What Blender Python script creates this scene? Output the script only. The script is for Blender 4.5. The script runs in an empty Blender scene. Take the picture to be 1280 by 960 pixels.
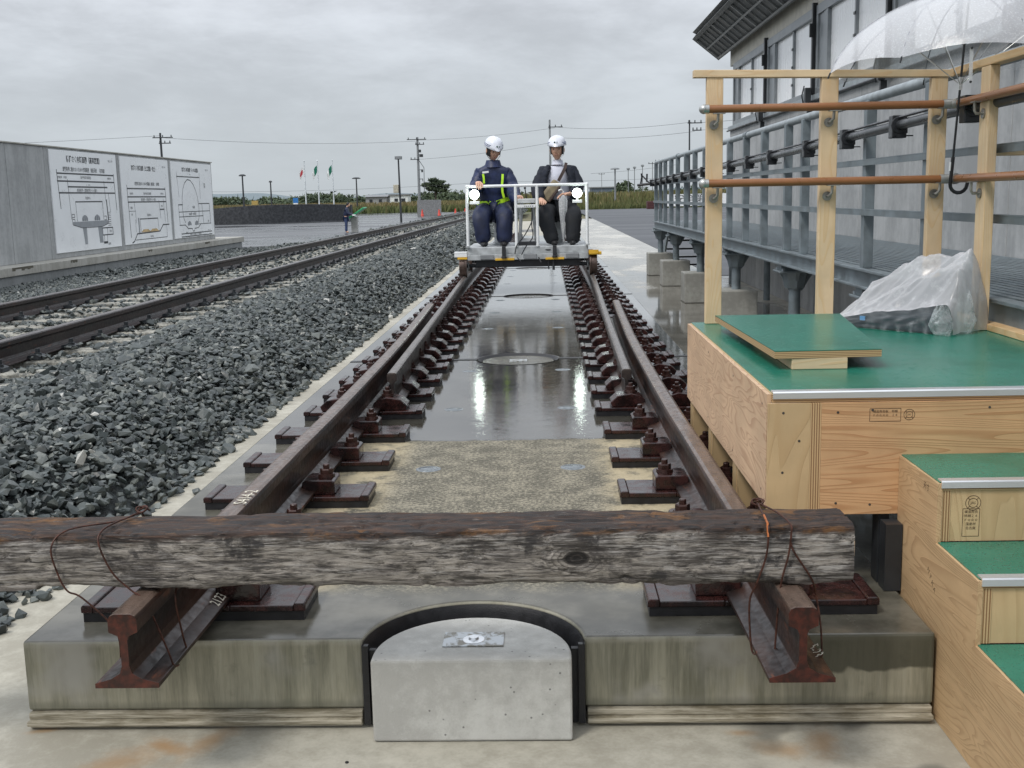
import bpy, bmesh, math, random
import numpy as np
from mathutils import Vector, Matrix, noise
random.seed(7); rng = np.random.default_rng(7)
S = bpy.context.scene
R = math.radians
# ---------------------------------------------------------------- camera
cam = bpy.data.cameras.new('camera'); camo = bpy.data.objects.new('camera', cam)
S.collection.objects.link(camo); S.camera = camo
def set_camera(loc, yaw, pitch, roll, f):
    cy, sy, cp, sp = math.cos(yaw), math.sin(yaw), math.cos(pitch), math.sin(pitch)
    fw = Vector((-sy*cp, cy*cp, -sp)); r0 = Vector((cy, sy, 0)); u0 = r0.cross(fw)
    r = math.cos(roll)*r0 + math.sin(roll)*u0; u = -math.sin(roll)*r0 + math.cos(roll)*u0
    m = Matrix.Identity(4)
    for i in range(3): m[i][0], m[i][1], m[i][2], m[i][3] = r[i], u[i], -fw[i], loc[i]
    camo.matrix_world = m
    cam.sensor_width = 36; cam.sensor_fit = 'HORIZONTAL'; cam.lens = 36*f/1280
set_camera((.20225, -2.72986, 1.10946), .032275, .164659, -.0220877, 1408.0)
cam.clip_start = .05; cam.clip_end = 9000
# ---------------------------------------------------------------- sky, sun, exposure
SUN_EL, SUN_ROT = R(52), R(222)
W = bpy.data.worlds.new('World'); S.world = W; W.use_nodes = True
nt = W.node_tree; nt.nodes.clear()
def N(t, kind, **kw):
    n = t.nodes.new(kind)
    for k, v in kw.items(): setattr(n, k, v)
    return n
out = N(nt, 'ShaderNodeOutputWorld'); bg = N(nt, 'ShaderNodeBackground')
sky = N(nt, 'ShaderNodeTexSky', sky_type='NISHITA', sun_disc=False, sun_elevation=SUN_EL, sun_rotation=SUN_ROT)
tc = N(nt, 'ShaderNodeTexCoord'); sep = N(nt, 'ShaderNodeSeparateXYZ')
nt.links.new(tc.outputs['Generated'], sep.inputs[0])
def M(t, op, a, b=None, c=None, clamp=False):
    n = N(t, 'ShaderNodeMath', operation=op); n.use_clamp = clamp
    for i, v in enumerate((a, b, c)):
        if v is None: continue
        if isinstance(v, (int, float)): n.inputs[i].default_value = v
        else: t.links.new(v, n.inputs[i])
    return n.outputs[0]
zz = M(nt, 'MAXIMUM', sep.outputs[2], 0.0)
den = M(nt, 'ADD', zz, .16)
px = M(nt, 'DIVIDE', sep.outputs[0], den); py = M(nt, 'DIVIDE', sep.outputs[1], den)
cmb = N(nt, 'ShaderNodeCombineXYZ'); nt.links.new(px, cmb.inputs[0]); nt.links.new(py, cmb.inputs[1])
def wnoise(scale, detail, off, rough=.55):
    mp = N(nt, 'ShaderNodeMapping'); mp.inputs['Location'].default_value = (off, off*.7, 0)
    mp.inputs['Scale'].default_value = (scale, scale*.8, 1)
    nt.links.new(cmb.outputs[0], mp.inputs[0])
    n = N(nt, 'ShaderNodeTexNoise'); n.inputs['Scale'].default_value = 1; n.inputs['Detail'].default_value = detail
    n.inputs['Roughness'].default_value = rough; n.inputs['Distortion'].default_value = .3
    nt.links.new(mp.outputs[0], n.inputs['Vector']); return n.outputs[0]
n1 = wnoise(.9, 6, 5.3, .6); n2 = wnoise(2.4, 7, 8.7, .62)
cl = M(nt, 'ADD', M(nt, 'MULTIPLY', n1, .68), M(nt, 'MULTIPLY', n2, .32))
fade = M(nt, 'MULTIPLY', zz, 6.0, clamp=True)            # clouds lose contrast at the horizon
mr = N(nt, 'ShaderNodeMapRange'); mr.interpolation_type = 'SMOOTHSTEP'
nt.links.new(cl, mr.inputs[0]); mr.inputs[1].default_value = .38; mr.inputs[2].default_value = .64
mr.inputs[3].default_value = .78; mr.inputs[4].default_value = 1.17
cv = M(nt, 'ADD', 1.0, M(nt, 'MULTIPLY', M(nt, 'SUBTRACT', mr.outputs[0], 1.0), fade))
grad = M(nt, 'MULTIPLY_ADD', zz, 1.95, .84)                # overcast sky: brighter towards the zenith
lum = M(nt, 'MULTIPLY', cv, grad)
ramp = N(nt, 'ShaderNodeMix', data_type='RGBA')
nt.links.new(fade, ramp.inputs['Factor'])
ramp.inputs['A'].default_value = (.535, .585, .622, 1); ramp.inputs['B'].default_value = (.500, .526, .566, 1)
vm = N(nt, 'ShaderNodeVectorMath', operation='SCALE'); nt.links.new(ramp.outputs['Result'], vm.inputs[0]); nt.links.new(lum, vm.inputs['Scale'])
skys = N(nt, 'ShaderNodeVectorMath', operation='SCALE'); nt.links.new(sky.outputs[0], skys.inputs[0]); skys.inputs['Scale'].default_value = .05
mx = N(nt, 'ShaderNodeMix', data_type='RGBA'); mx.inputs['Factor'].default_value = .93
nt.links.new(skys.outputs[0], mx.inputs['A']); nt.links.new(vm.outputs[0], mx.inputs['B'])
nt.links.new(mx.outputs['Result'], bg.inputs[0]); bg.inputs[1].default_value = 1.0
nt.links.new(bg.outputs[0], out.inputs[0])
sl = bpy.data.lights.new('sun', 'SUN'); sl.energy = 1.5; sl.angle = R(14); sl.color = (1, .95, .88)
so = bpy.data.objects.new('sun', sl); S.collection.objects.link(so)
so.rotation_euler = (R(90)-SUN_EL, 0, -SUN_ROT + math.pi)
S.view_settings.view_transform = 'Standard'; S.view_settings.look = 'None'
S.view_settings.exposure = 0.27; S.view_settings.gamma = 1
S.cycles.max_bounces = 6; S.cycles.diffuse_bounces = 3; S.cycles.glossy_bounces = 3; S.cycles.transparent_max_bounces = 16
S.cycles.use_denoising = True
# ---------------------------------------------------------------- materials
MATS = {}
class MT:
    """small helper round a Principled material"""
    def __init__(s, name, base=(.3, .3, .3), rough=.6, metal=0, spec=.5):
        s.m = bpy.data.materials.new(name); s.m.use_nodes = True; s.t = s.m.node_tree
        s.b = s.t.nodes['Principled BSDF']; s.b.inputs['Base Color'].default_value = (*base, 1)
        s.b.inputs['Roughness'].default_value = rough; s.b.inputs['Metallic'].default_value = metal
        s.b.inputs['Specular IOR Level'].default_value = spec
        MATS[name] = s.m; s._co = None
    def co(s, mode='Object', rnd=True):
        c = N(s.t, 'ShaderNodeTexCoord').outputs[mode]
        if rnd:
            oi = N(s.t, 'ShaderNodeObjectInfo'); v = N(s.t, 'ShaderNodeVectorMath', operation='MULTIPLY_ADD')
            cc = N(s.t, 'ShaderNodeCombineXYZ')
            for i in range(3): s.t.links.new(oi.outputs['Random'], cc.inputs[i])
            s.t.links.new(cc.outputs[0], v.inputs[0]); v.inputs[1].default_value = (37, 53, 71); s.t.links.new(c, v.inputs[2])
            return v.outputs[0]
        return c
    def map(s, v, scale=(1, 1, 1), rot=(0, 0, 0), loc=(0, 0, 0)):
        m = N(s.t, 'ShaderNodeMapping'); m.inputs['Scale'].default_value = scale; m.inputs['Rotation'].default_value = rot
        m.inputs['Location'].default_value = loc; s.t.links.new(v, m.inputs[0]); return m.outputs[0]
    def noise(s, v, scale, detail=3, rough=.55, dist=0):
        n = N(s.t, 'ShaderNodeTexNoise'); n.inputs['Scale'].default_value = scale; n.inputs['Detail'].default_value = detail
        n.inputs['Roughness'].default_value = rough; n.inputs['Distortion'].default_value = dist
        s.t.links.new(v, n.inputs['Vector']); return n.outputs[0]
    def rng(s, v, a, b, c=0., d=1., smooth=True):
        n = N(s.t, 'ShaderNodeMapRange'); n.interpolation_type = 'SMOOTHSTEP' if smooth else 'LINEAR'
        s.t.links.new(v, n.inputs[0])
        for i, q in enumerate((a, b, c, d)): n.inputs[i+1].default_value = q
        return n.outputs[0]
    def mixc(s, f, a, b, blend='MIX'):
        n = N(s.t, 'ShaderNodeMix', data_type='RGBA'); n.blend_type = blend
        if isinstance(f, (int, float)): n.inputs['Factor'].default_value = f
        else: s.t.links.new(f, n.inputs['Factor'])
        for k, q in (('A', a), ('B', b)):
            if isinstance(q, tuple): n.inputs[k].default_value = (*q, 1)
            else: s.t.links.new(q, n.inputs[k])
        return n.outputs['Result']
    def math(s, op, a, b=None, c=None, clamp=False): return M(s.t, op, a, b, c, clamp)
    def color(s, c): s.t.links.new(c, s.b.inputs['Base Color']); return s
    def rough(s, c): s.t.links.new(c, s.b.inputs['Roughness']); return s
    def bump(s, h, dist=.002, strength=.6):
        n = N(s.t, 'ShaderNodeBump'); n.inputs['Distance'].default_value = dist; n.inputs['Strength'].default_value = strength
        s.t.links.new(h, n.inputs['Height'])
        prev = s.b.inputs['Normal'].links
        if prev: s.t.links.new(prev[0].from_socket, n.inputs['Normal'])
        s.t.links.new(n.outputs[0], s.b.inputs['Normal']); return s
    def world(s):
        g = N(s.t, 'ShaderNodeNewGeometry'); return g.outputs['Position']
    def sep(s, v):
        n = N(s.t, 'ShaderNodeSeparateXYZ'); s.t.links.new(v, n.inputs[0]); return n.outputs
def plain(name, base, rough=.5, metal=0, var=.25, scale=8, bump=0, spec=.5, rvar=.1):
    m = MT(name, base, rough, metal, spec); c = m.co()
    n = m.noise(c, scale, 5)
    lo = tuple(x*(1-var) for x in base); hi = tuple(min(1, x*(1+var)) for x in base)
    m.color(m.mixc(m.rng(n, .3, .7), lo, hi)); m.rough(m.rng(n, .3, .7, max(.02, rough-rvar), rough+rvar))
    if bump: m.bump(m.noise(c, scale*8, 4), bump, .5)
    return m.m
def concrete(name, base, dark=None, rough=.75, pits=True, streak=0, scale=1.0, lo=.42, hi=.62):
    m = MT(name, base, rough); c = m.co(rnd=False)
    dark = dark or tuple(x*.6 for x in base)
    a = m.noise(c, 2.2*scale, 6, .6); b = m.noise(c, 24*scale, 5, .6); d = m.noise(c, 160*scale, 3)
    f = m.math('ADD', m.math('MULTIPLY', a, .6), m.math('ADD', m.math('MULTIPLY', b, .28), m.math('MULTIPLY', d, .12)))
    col = m.mixc(m.rng(f, lo, hi), dark, base)
    if streak:
        st = m.noise(m.map(c, (9, 9, .9)), 1.3, 5, .6)
        col = m.mixc(m.math('MULTIPLY', m.rng(st, .45, .75), streak), col, tuple(x*.45 for x in base))
    if pits:
        v = N(m.t, 'ShaderNodeTexVoronoi'); v.inputs['Scale'].default_value = 30*scale; m.t.links.new(c, v.inputs['Vector'])
        ps = m.noise(c, 3*scale, 2)
        pf = m.math('MULTIPLY', m.rng(v.outputs['Distance'], .06, .15, 1, 0), m.rng(ps, .46, .52))
        col = m.mixc(m.math('MULTIPLY', pf, .7), col, (.05, .05, .05))
        m.bump(pf, .003, -.6)
    m.color(col); m.bump(f, .004, .5); m.bump(d, .001, .5)
    return m
# ---------------------------------------------------------------- geometry helpers
COL = S.collection
def root_loc(o):
    v = Vector((0, 0, 0))
    while o is not None: v += o.location; o = o.parent
    return v
class MB:
    """collects shapes in world coordinates; build() links them as one mesh object under its parent"""
    def __init__(s): s.v = []; s.f = []; s.mi = []; s.cur = 0
    def add(s, vs, fs):
        k = len(s.v); s.v += [tuple(v) for v in vs]; s.f += [tuple(i+k for i in f) for f in fs]; s.mi += [s.cur]*len(fs); return s
    def box(s, x0, x1, y0, y1, z0, z1):
        return s.add([(x0,y0,z0),(x1,y0,z0),(x1,y1,z0),(x0,y1,z0),(x0,y0,z1),(x1,y0,z1),(x1,y1,z1),(x0,y1,z1)],
                     [(0,3,2,1),(4,5,6,7),(0,1,5,4),(1,2,6,5),(2,3,7,6),(3,0,4,7)])
    def obox(s, c, size, mat):
        hx, hy, hz = (q/2 for q in size); vs = []
        for z in (-hz, hz):
            for x, y in ((-hx,-hy),(hx,-hy),(hx,hy),(-hx,hy)): vs.append(Vector(c)+mat@Vector((x,y,z)))
        return s.add(vs, [(0,3,2,1),(4,5,6,7),(0,1,5,4),(1,2,6,5),(2,3,7,6),(3,0,4,7)])
    def tube(s, pts, r, n=10, caps=True):
        pts = [Vector(p) for p in pts]; rs = r if isinstance(r, (list, tuple)) else [r]*len(pts)
        vs = []; up = None
        for i, p in enumerate(pts):
            d = (pts[min(i+1, len(pts)-1)]-pts[max(i-1, 0)])
            d = d.normalized() if d.length > 1e-9 else Vector((0,0,1))
            if up is None:
                up = Vector((0,0,1)) if abs(d.z) < .9 else Vector((0,1,0))
            a = d.cross(up)
            if a.length < 1e-6: a = d.orthogonal()
            a.normalize(); b = a.cross(d).normalized(); up = b
            for k in range(n):
                t = 2*math.pi*k/n; vs.append(p+(a*math.cos(t)+b*math.sin(t))*rs[i])
        fs = []
        for i in range(len(pts)-1):
            for k in range(n):
                k2 = (k+1) % n; fs.append((i*n+k, i*n+k2, (i+1)*n+k2, (i+1)*n+k))
        if caps: fs += [tuple(range(n-1, -1, -1)), tuple((len(pts)-1)*n+k for k in range(n))]
        return s.add(vs, fs)
    def prism(s, poly, axis, a, b):
        """poly in the two other axes, extruded along axis from a to b"""
        n = len(poly); vs = []
        for t in (a, b):
            for p, q in poly:
                vs.append((t,p,q) if axis == 'x' else (p,t,q) if axis == 'y' else (p,q,t))
        fs = [tuple(range(n)), tuple(range(2*n-1, n-1, -1))]
        for k in range(n): k2 = (k+1) % n; fs.append((k, k+n, k2+n, k2))
        return s.add(vs, fs)
    def sweep(s, poly, path):
        """poly (dx,dz) swept along path of (x,y,z), sections kept square to y"""
        n = len(poly); vs = []
        for x, y, z in path:
            for p, q in poly: vs.append((x+p, y, z+q))
        fs = [tuple(range(n)), tuple((len(path)-1)*n+k for k in range(n-1, -1, -1))]
        for i in range(len(path)-1):
            for k in range(n): k2 = (k+1) % n; fs.append((i*n+k, (i+1)*n+k, (i+1)*n+k2, i*n+k2))
        return s.add(vs, fs)
    def lathe(s, prof, c, n=24, a0=0, a1=2*math.pi, axis='z'):
        vs = []; full = abs(a1-a0-2*math.pi) < 1e-6; m = n if full else n+1
        for r, z in prof:
            for k in range(m):
                t = a0+(a1-a0)*k/n; x, y = r*math.cos(t), r*math.sin(t)
                vs.append((c[0]+x, c[1]+y, c[2]+z) if axis == 'z' else (c[0]+z, c[1]+x, c[2]+y) if axis == 'x' else (c[0]+x, c[1]+z, c[2]+y))
        fs = []
        for i in range(len(prof)-1):
            for k in range(n):
                k2 = (k+1) % m if full else k+1
                fs.append((i*m+k, i*m+k2, (i+1)*m+k2, (i+1)*m+k))
        return s.add(vs, fs)
    def ball(s, c, r, n=12, k=8):
        r = r if isinstance(r, (list, tuple)) else (r, r, r); vs = []
        for i in range(k+1):
            th = math.pi*i/k
            for j in range(n):
                ph = 2*math.pi*j/n; vs.append((c[0]+r[0]*math.sin(th)*math.cos(ph), c[1]+r[1]*math.sin(th)*math.sin(ph), c[2]+r[2]*math.cos(th)))
        fs = [(i*n+j, (i+1)*n+j, (i+1)*n+(j+1) % n, i*n+(j+1) % n) for i in range(k) for j in range(n)]
        return s.add(vs, fs)
    def quad(s, *ps): return s.add(ps, [tuple(range(len(ps)))])
    def mesh(s, name, mats, off=Vector((0,0,0)), smooth=False):
        me = bpy.data.meshes.new(name); me.from_pydata([(v[0]-off[0], v[1]-off[1], v[2]-off[2]) for v in s.v], [], s.f)
        for m in (mats if isinstance(mats, (list, tuple)) else [mats]): me.materials.append(m)
        if len(set(s.mi)) > 1: me.polygons.foreach_set('material_index', s.mi)
        me.validate(); 
        bm = bmesh.new(); bm.from_mesh(me); bmesh.ops.recalc_face_normals(bm, faces=bm.faces); bm.to_mesh(me); bm.free()
        if smooth: me.shade_smooth()
        return me
    def build(s, name, mats, parent=None, bevel=0, smooth=False, angle=35, loc=None):
        off = root_loc(parent) if parent else Vector(loc) if loc else Vector((0,0,0))
        me = s.mesh(name, mats, off, smooth)
        return link(name, me, parent, bevel, smooth, angle, loc)
def link(name, me, parent=None, bevel=0, smooth=False, angle=35, loc=None):
    o = bpy.data.objects.new(name, me); COL.objects.link(o)
    if parent: o.parent = parent
    elif loc: o.location = loc
    if smooth:
        try: me.set_sharp_from_angle(angle=R(angle))
        except Exception: pass
    if bevel:
        b = o.modifiers.new('bevel', 'BEVEL'); b.width = bevel; b.segments = 2; b.limit_method = 'ANGLE'; b.angle_limit = R(40)
    return o
def thing(name, label, cat, loc=(0,0,0), group=None):
    o = bpy.data.objects.new(name, None); COL.objects.link(o); o.location = loc; o.empty_display_size = .1
    return tag(o, label, cat, group)
def tag(o, label=None, cat=None, group=None, kind=None):
    if label: o['label'] = label
    if cat: o['category'] = cat
    if group: o['group'] = group
    if kind: o['kind'] = kind
    return o
def struct(o): o['kind'] = 'structure'; return o
def stuff(o, label=None, cat=None):
    o['kind'] = 'stuff'
    return tag(o, label, cat)
KIDS = {}
def kids(o): return [c for c in bpy.data.objects if c.parent == o]
def snapshot(o):                                       # tree of a thing, read once before copying
    return (o, [snapshot(c) for c in kids(o)])
def dup(tree, parent=None, loc=None, rotz=None, label=None, scale=None):
    o, ch = tree; c = o.copy(); COL.objects.link(c); c.parent = parent
    if loc is not None: c.location = loc
    if rotz is not None: c.rotation_euler = (0, 0, rotz)
    if scale is not None: c.scale = scale
    if label: c['label'] = label
    for t in ch: dup(t, c)
    return c
ORD = ('first second third fourth fifth sixth seventh eighth ninth tenth eleventh twelfth thirteenth fourteenth fifteenth sixteenth seventeenth '
       'eighteenth nineteenth twentieth').split()
def ordn(i):
    if i < 20: return ORD[i]
    tens = {2: 'twenty', 3: 'thirty', 4: 'forty', 5: 'fifty', 6: 'sixty', 7: 'seventy', 8: 'eighty', 9: 'ninety'}
    k = i+1
    if k % 10 == 0: return {20: 'twentieth', 30: 'thirtieth', 40: 'fortieth', 50: 'fiftieth', 60: 'sixtieth', 70: 'seventieth', 80: 'eightieth', 90: 'ninetieth'}[k]
    return tens[k//10]+'-'+ORD[k % 10-1]
def text_mesh(body, size, M3, origin, depth=.0, res=2, sx=1.0, align='CENTER', offset=0):
    """flat lettering: local x along M3 col 0, local y along col 1, lying at origin"""
    cu = bpy.data.curves.new('lettering', 'FONT'); cu.body = body; cu.size = size; cu.resolution_u = res; cu.align_x = align; cu.align_y = 'CENTER'
    cu.extrude = depth; cu.offset = offset
    o = bpy.data.objects.new('lettering', cu); COL.objects.link(o)
    me = bpy.data.meshes.new_from_object(o.evaluated_get(bpy.context.evaluated_depsgraph_get()))
    bpy.data.objects.remove(o)
    T = Matrix.Translation(origin) @ M3.to_4x4() @ Matrix.Diagonal((sx, 1, 1, 1))
    me.transform(T); return me
def merge_text(mb, me):
    mb.add([v.co for v in me.vertices], [tuple(p.vertices) for p in me.polygons]); bpy.data.meshes.remove(me)
def skin(pts, edges, radii, sub=2, root=0):
    """one smooth body grown round a skeleton; returns a mesh in world coordinates"""
    me = bpy.data.meshes.new('sk'); me.from_pydata(pts, edges, [])
    bm = bmesh.new(); bm.from_mesh(me); L = bm.verts.layers.skin.verify()
    for i, v in enumerate(bm.verts):
        r = radii[i]; v[L].radius = r if isinstance(r, tuple) else (r, r)
        v[L].use_root = (i == root)
    bm.to_mesh(me); bm.free()
    o = bpy.data.objects.new('sk', me); COL.objects.link(o)
    k = o.modifiers.new('k', 'SKIN'); k.use_smooth_shade = True
    d = o.modifiers.new('d', 'SUBSURF'); d.levels = sub; d.render_levels = sub
    r = bpy.data.meshes.new_from_object(o.evaluated_get(bpy.context.evaluated_depsgraph_get()))
    bpy.data.objects.remove(o); r.shade_smooth(); return r
def put(name, me, mat, parent, smooth=True):
    off = root_loc(parent); me.transform(Matrix.Translation(-off)); me.materials.clear(); me.materials.append(mat)
    o = bpy.data.objects.new(name, me); COL.objects.link(o); o.parent = parent
    return o
def mesh_np(name, V, F, mat, cols=None, smooth=False):
    """fast mesh from numpy; V (n,3), F (m,k)"""
    me = bpy.data.meshes.new(name); m, k = F.shape
    me.vertices.add(len(V)); me.vertices.foreach_set('co', V.astype(np.float32).ravel())
    me.loops.add(m*k); me.loops.foreach_set('vertex_index', F.astype(np.int32).ravel())
    me.polygons.add(m); me.polygons.foreach_set('loop_start', np.arange(0, m*k, k, dtype=np.int32))
    if cols is not None:
        a = me.attributes.new('tone', 'FLOAT', 'POINT'); a.data.foreach_set('value', cols.astype(np.float32))
    me.update(calc_edges=True); me.materials.append(mat)
    if smooth: me.shade_smooth()
    else: me.shade_flat()
    return me
# ---------------------------------------------------------------- shared materials
steel = plain('galvanised_steel', (.19, .225, .245), .5, .35, .22, 9, 0, rvar=.12)
steel_light = plain('galvanised_light', (.34, .38, .40), .5, .3, .2, 14)
black_pl = plain('black_plastic', (.018, .02, .024), .35, 0, .3, 20)
white_pt = plain('white_paint', (.80, .82, .83), .4, 0, .05, 6)
alu = plain('aluminium_nosing', (.80, .82, .84), .3, .8, .03, 5, rvar=.03)
rubber = plain('black_rubber', (.012, .012, .014), .45, 0, .3, 40, .002)
# rust-proofed fastening steel, wet
m = MT('fastening_steel', (.05, .02, .018), .3); c = m.co(); n_ = m.noise(c, 22, 5, .65); n2_ = m.noise(c, 90, 3)
m.color(m.mixc(m.rng(n_, .35, .68), (.011, .006, .006), (.044, .0135, .0115))); m.rough(m.rng(n_, .3, .7, .12, .34)); m.bump(n2_, .0012, .6); fast_m = m.m
# rails: brown weathered steel with a polished head
def rail_mat(name, head, rust_hi, wear):
    m = MT(name, (.05, .03, .025), .4); c = m.co(rnd=False); s_ = m.sep(c)
    n_ = m.noise(m.map(c, (9, 1.6, 9)), 1.6, 6, .65); n3 = m.noise(c, 45, 4); n4 = m.noise(m.map(c, (14, 3, 14)), 3, 4, .6)
    body = m.mixc(m.rng(n_, .35, .65), (.013, .010, .010), rust_hi)
    body = m.mixc(m.rng(n4, .62, .74), body, (.13, .045, .022))
    top = m.rng(s_[2], .164, .170); top = m.math('MULTIPLY', top, wear)
    hd = m.mixc(m.rng(n4, .35, .7), head, tuple(q*.55 for q in head))
    m.color(m.mixc(top, body, hd)); m.rough(m.math('SUBTRACT', m.rng(n3, .3, .7, .28, .5), m.math('MULTIPLY', top, .1)))
    m.bump(n3, .001, .5); return m.m
rail_m = rail_mat('rail_steel', (.150, .105, .082), (.046, .022, .015), .85)
tongue_m = rail_mat('tongue_rail_steel', (.17, .145, .13), (.06, .046, .040), .7)
rail_left_m = rail_mat('ballast_track_rail_steel', (.10, .085, .08), (.035, .021, .019), .8)
m = MT('rust_end', (.06, .015, .01), .35); c = m.co(rnd=False); n_ = m.noise(c, 40, 5); m.color(m.mixc(m.rng(n_, .35, .7), (.022, .007, .005), (.085, .019, .011))); m.bump(n_, .002, .4); rust_end_m = m.m
# concretes
slab_m = MT('slab_concrete', (.2, .2, .17), .5); m = slab_m; c = m.world(); s_ = m.sep(c)
big = m.noise(c, 1.1, 5, .6); mid = m.noise(c, 9, 6, .62); fine = m.noise(c, 75, 5, .7); grit = m.noise(c, 210, 3, .6)
yy = m.math('ADD', s_[1], m.math('MULTIPLY', m.math('SUBTRACT', mid, .5), .10)); ax = m.math('ABSOLUTE', m.math('ADD', s_[0], m.math('MULTIPLY', m.math('SUBTRACT', mid, .5), .06)))
f_far = m.rng(yy, 2.355, 2.375)                       # standing water starts here
f_side = m.rng(ax, .66, .74)
near_wet = m.rng(yy, .48, .28)
speck = m.rng(m.math('ADD', m.math('MULTIPLY', fine, .55), m.math('ADD', m.math('MULTIPLY', grit, .2), m.math('MULTIPLY', mid, .25))), .45, .58)
dry = m.mixc(speck, (.095, .088, .066), (.34, .31, .235))
cream = m.math('MULTIPLY', m.rng(ax, .36, .5), m.rng(mid, .35, .55)); dry = m.mixc(m.math('MULTIPLY', cream, .75), dry, (.50, .42, .27))
damp = m.mixc(m.rng(m.math('ADD', m.math('MULTIPLY', mid, .5), m.math('MULTIPLY', big, .5)), .38, .62), (.072, .068, .052), (.150, .142, .115))
wet_sheen = m.mixc(m.rng(big, .35, .65), (.040, .037, .029), (.085, .080, .066)); wet_sheen = m.mixc(m.rng(m.math('ADD', yy, m.math('MULTIPLY', big, 1.5)), 7.2, 8.6), wet_sheen, (.26, .265, .26))  # wet concrete; far stretch whitened, sky sheen on the water painted in
top_ = m.mixc(m.math('MAXIMUM', near_wet, f_side), dry, damp); top_ = m.mixc(f_far, top_, wet_sheen)
# front face of the slab: greenish with dark run marks
st = m.noise(m.map(c, (6, 6, .6)), 1.6, 6, .75, .25); st2 = m.noise(m.map(c, (40, 40, 1.5)), 1, 4, .7); fc = m.mixc(m.rng(st, .36, .66), (.35, .33, .245), (.15, .145, .10)); fc = m.mixc(m.math('MULTIPLY', m.rng(st2, .5, .72), .45), fc, (.42, .40, .32))
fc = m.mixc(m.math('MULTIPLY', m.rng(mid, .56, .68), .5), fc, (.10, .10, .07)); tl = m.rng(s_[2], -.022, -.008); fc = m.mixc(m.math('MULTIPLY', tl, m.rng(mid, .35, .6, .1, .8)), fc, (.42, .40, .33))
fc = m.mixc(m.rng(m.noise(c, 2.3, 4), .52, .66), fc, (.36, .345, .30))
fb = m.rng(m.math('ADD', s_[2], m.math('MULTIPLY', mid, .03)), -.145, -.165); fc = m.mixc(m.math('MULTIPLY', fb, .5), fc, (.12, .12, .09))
# the wet patch that runs down the right-hand end
pt = m.math('MULTIPLY', m.rng(m.math('ADD', s_[2], m.math('MULTIPLY', m.noise(c, 7, 3), .11)), -.045, -.033), m.rng(s_[0], .78, .86))
fc = m.mixc(m.math('MULTIPLY', pt, .85), fc, (.045, .045, .028))
gN = N(m.t, 'ShaderNodeNewGeometry'); nz = m.sep(gN.outputs['Normal'])[2]
isf = m.rng(nz, .5, .8)
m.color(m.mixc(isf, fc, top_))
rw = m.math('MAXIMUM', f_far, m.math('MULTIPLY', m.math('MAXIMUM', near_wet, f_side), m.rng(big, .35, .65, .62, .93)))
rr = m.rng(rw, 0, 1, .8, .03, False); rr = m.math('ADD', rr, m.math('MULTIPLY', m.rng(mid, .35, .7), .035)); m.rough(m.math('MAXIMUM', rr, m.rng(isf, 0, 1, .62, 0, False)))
drym = m.math('SUBTRACT', 1.0, m.math('MAXIMUM', f_far, m.math('MAXIMUM', near_wet, f_side)))
m.bump(m.math('MULTIPLY', m.math('ADD', fine, m.math('MULTIPLY', grit, .6)), drym), .005, .8)
rip = m.noise(m.map(c, (1, 1.6, 1)), 34, 3); m.bump(m.math('MULTIPLY', rip, m.math('MULTIPLY', f_far, m.rng(mid, .30, .62, .3, 1))), .0010, .55); slab_m = m.m
block_m = concrete('pale_concrete', (.52, .52, .49), (.38, .375, .35), .7, True, .2, 1.3).m
bed_m = concrete('roadbed_concrete', (.47, .45, .38), (.32, .30, .245), .62, False, 0, .7)
m = bed_m; c = m.world(); rs = m.noise(c, 4.3, 4, .6); prev = m.b.inputs['Base Color'].links[0].from_socket
s_ = m.sep(c)
wb = m.noise(c, 16, 5, .7)
def rust_spot(cx_, cy_, rx_, ry_, rot_):
    a_ = m.math('SUBTRACT', s_[0], cx_); b_ = m.math('SUBTRACT', s_[1], cy_); ca_, sa_ = math.cos(rot_), math.sin(rot_)
    u_ = m.math('ADD', m.math('MULTIPLY', a_, ca_/rx_), m.math('MULTIPLY', b_, sa_/rx_)); v_ = m.math('ADD', m.math('MULTIPLY', a_, -sa_/ry_), m.math('MULTIPLY', b_, ca_/ry_))
    d_ = m.math('SQRT', m.math('ADD', m.math('MULTIPLY', u_, u_), m.math('MULTIPLY', v_, v_)))
    return m.rng(m.math('ADD', d_, m.math('MULTIPLY', m.math('SUBTRACT', wb, .5), 1.5)), 1.35, .0)
rx = rust_spot(-.76, -.12, .10, .04, -.5)
for a_ in ((-.86, -.19, .16, .07, .8), (-.67, -.09, .13, .04, 1.1), (.76, -.15, .09, .045, -.25), (.86, -.12, .10, .05, 1.3), (.68, -.06, .05, .02, 0), (-1.12, -.02, .05, .015, .3)): rx = m.math('MAXIMUM', rx, m.math('MULTIPLY', rust_spot(*a_), .75))
col = m.mixc(m.math('MULTIPLY', rx, .75), prev, (.36, .20, .075))
dk = m.math('MULTIPLY', m.rng(m.noise(c, 2.2, 3), .47, .54), m.math('MULTIPLY', m.rng(s_[0], .62, .75), m.rng(s_[1], .05, -.02))); col = m.mixc(m.math('MULTIPLY', dk, .7), col, (.10, .098, .085)); m.color(col); bed_m = m.m
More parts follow.
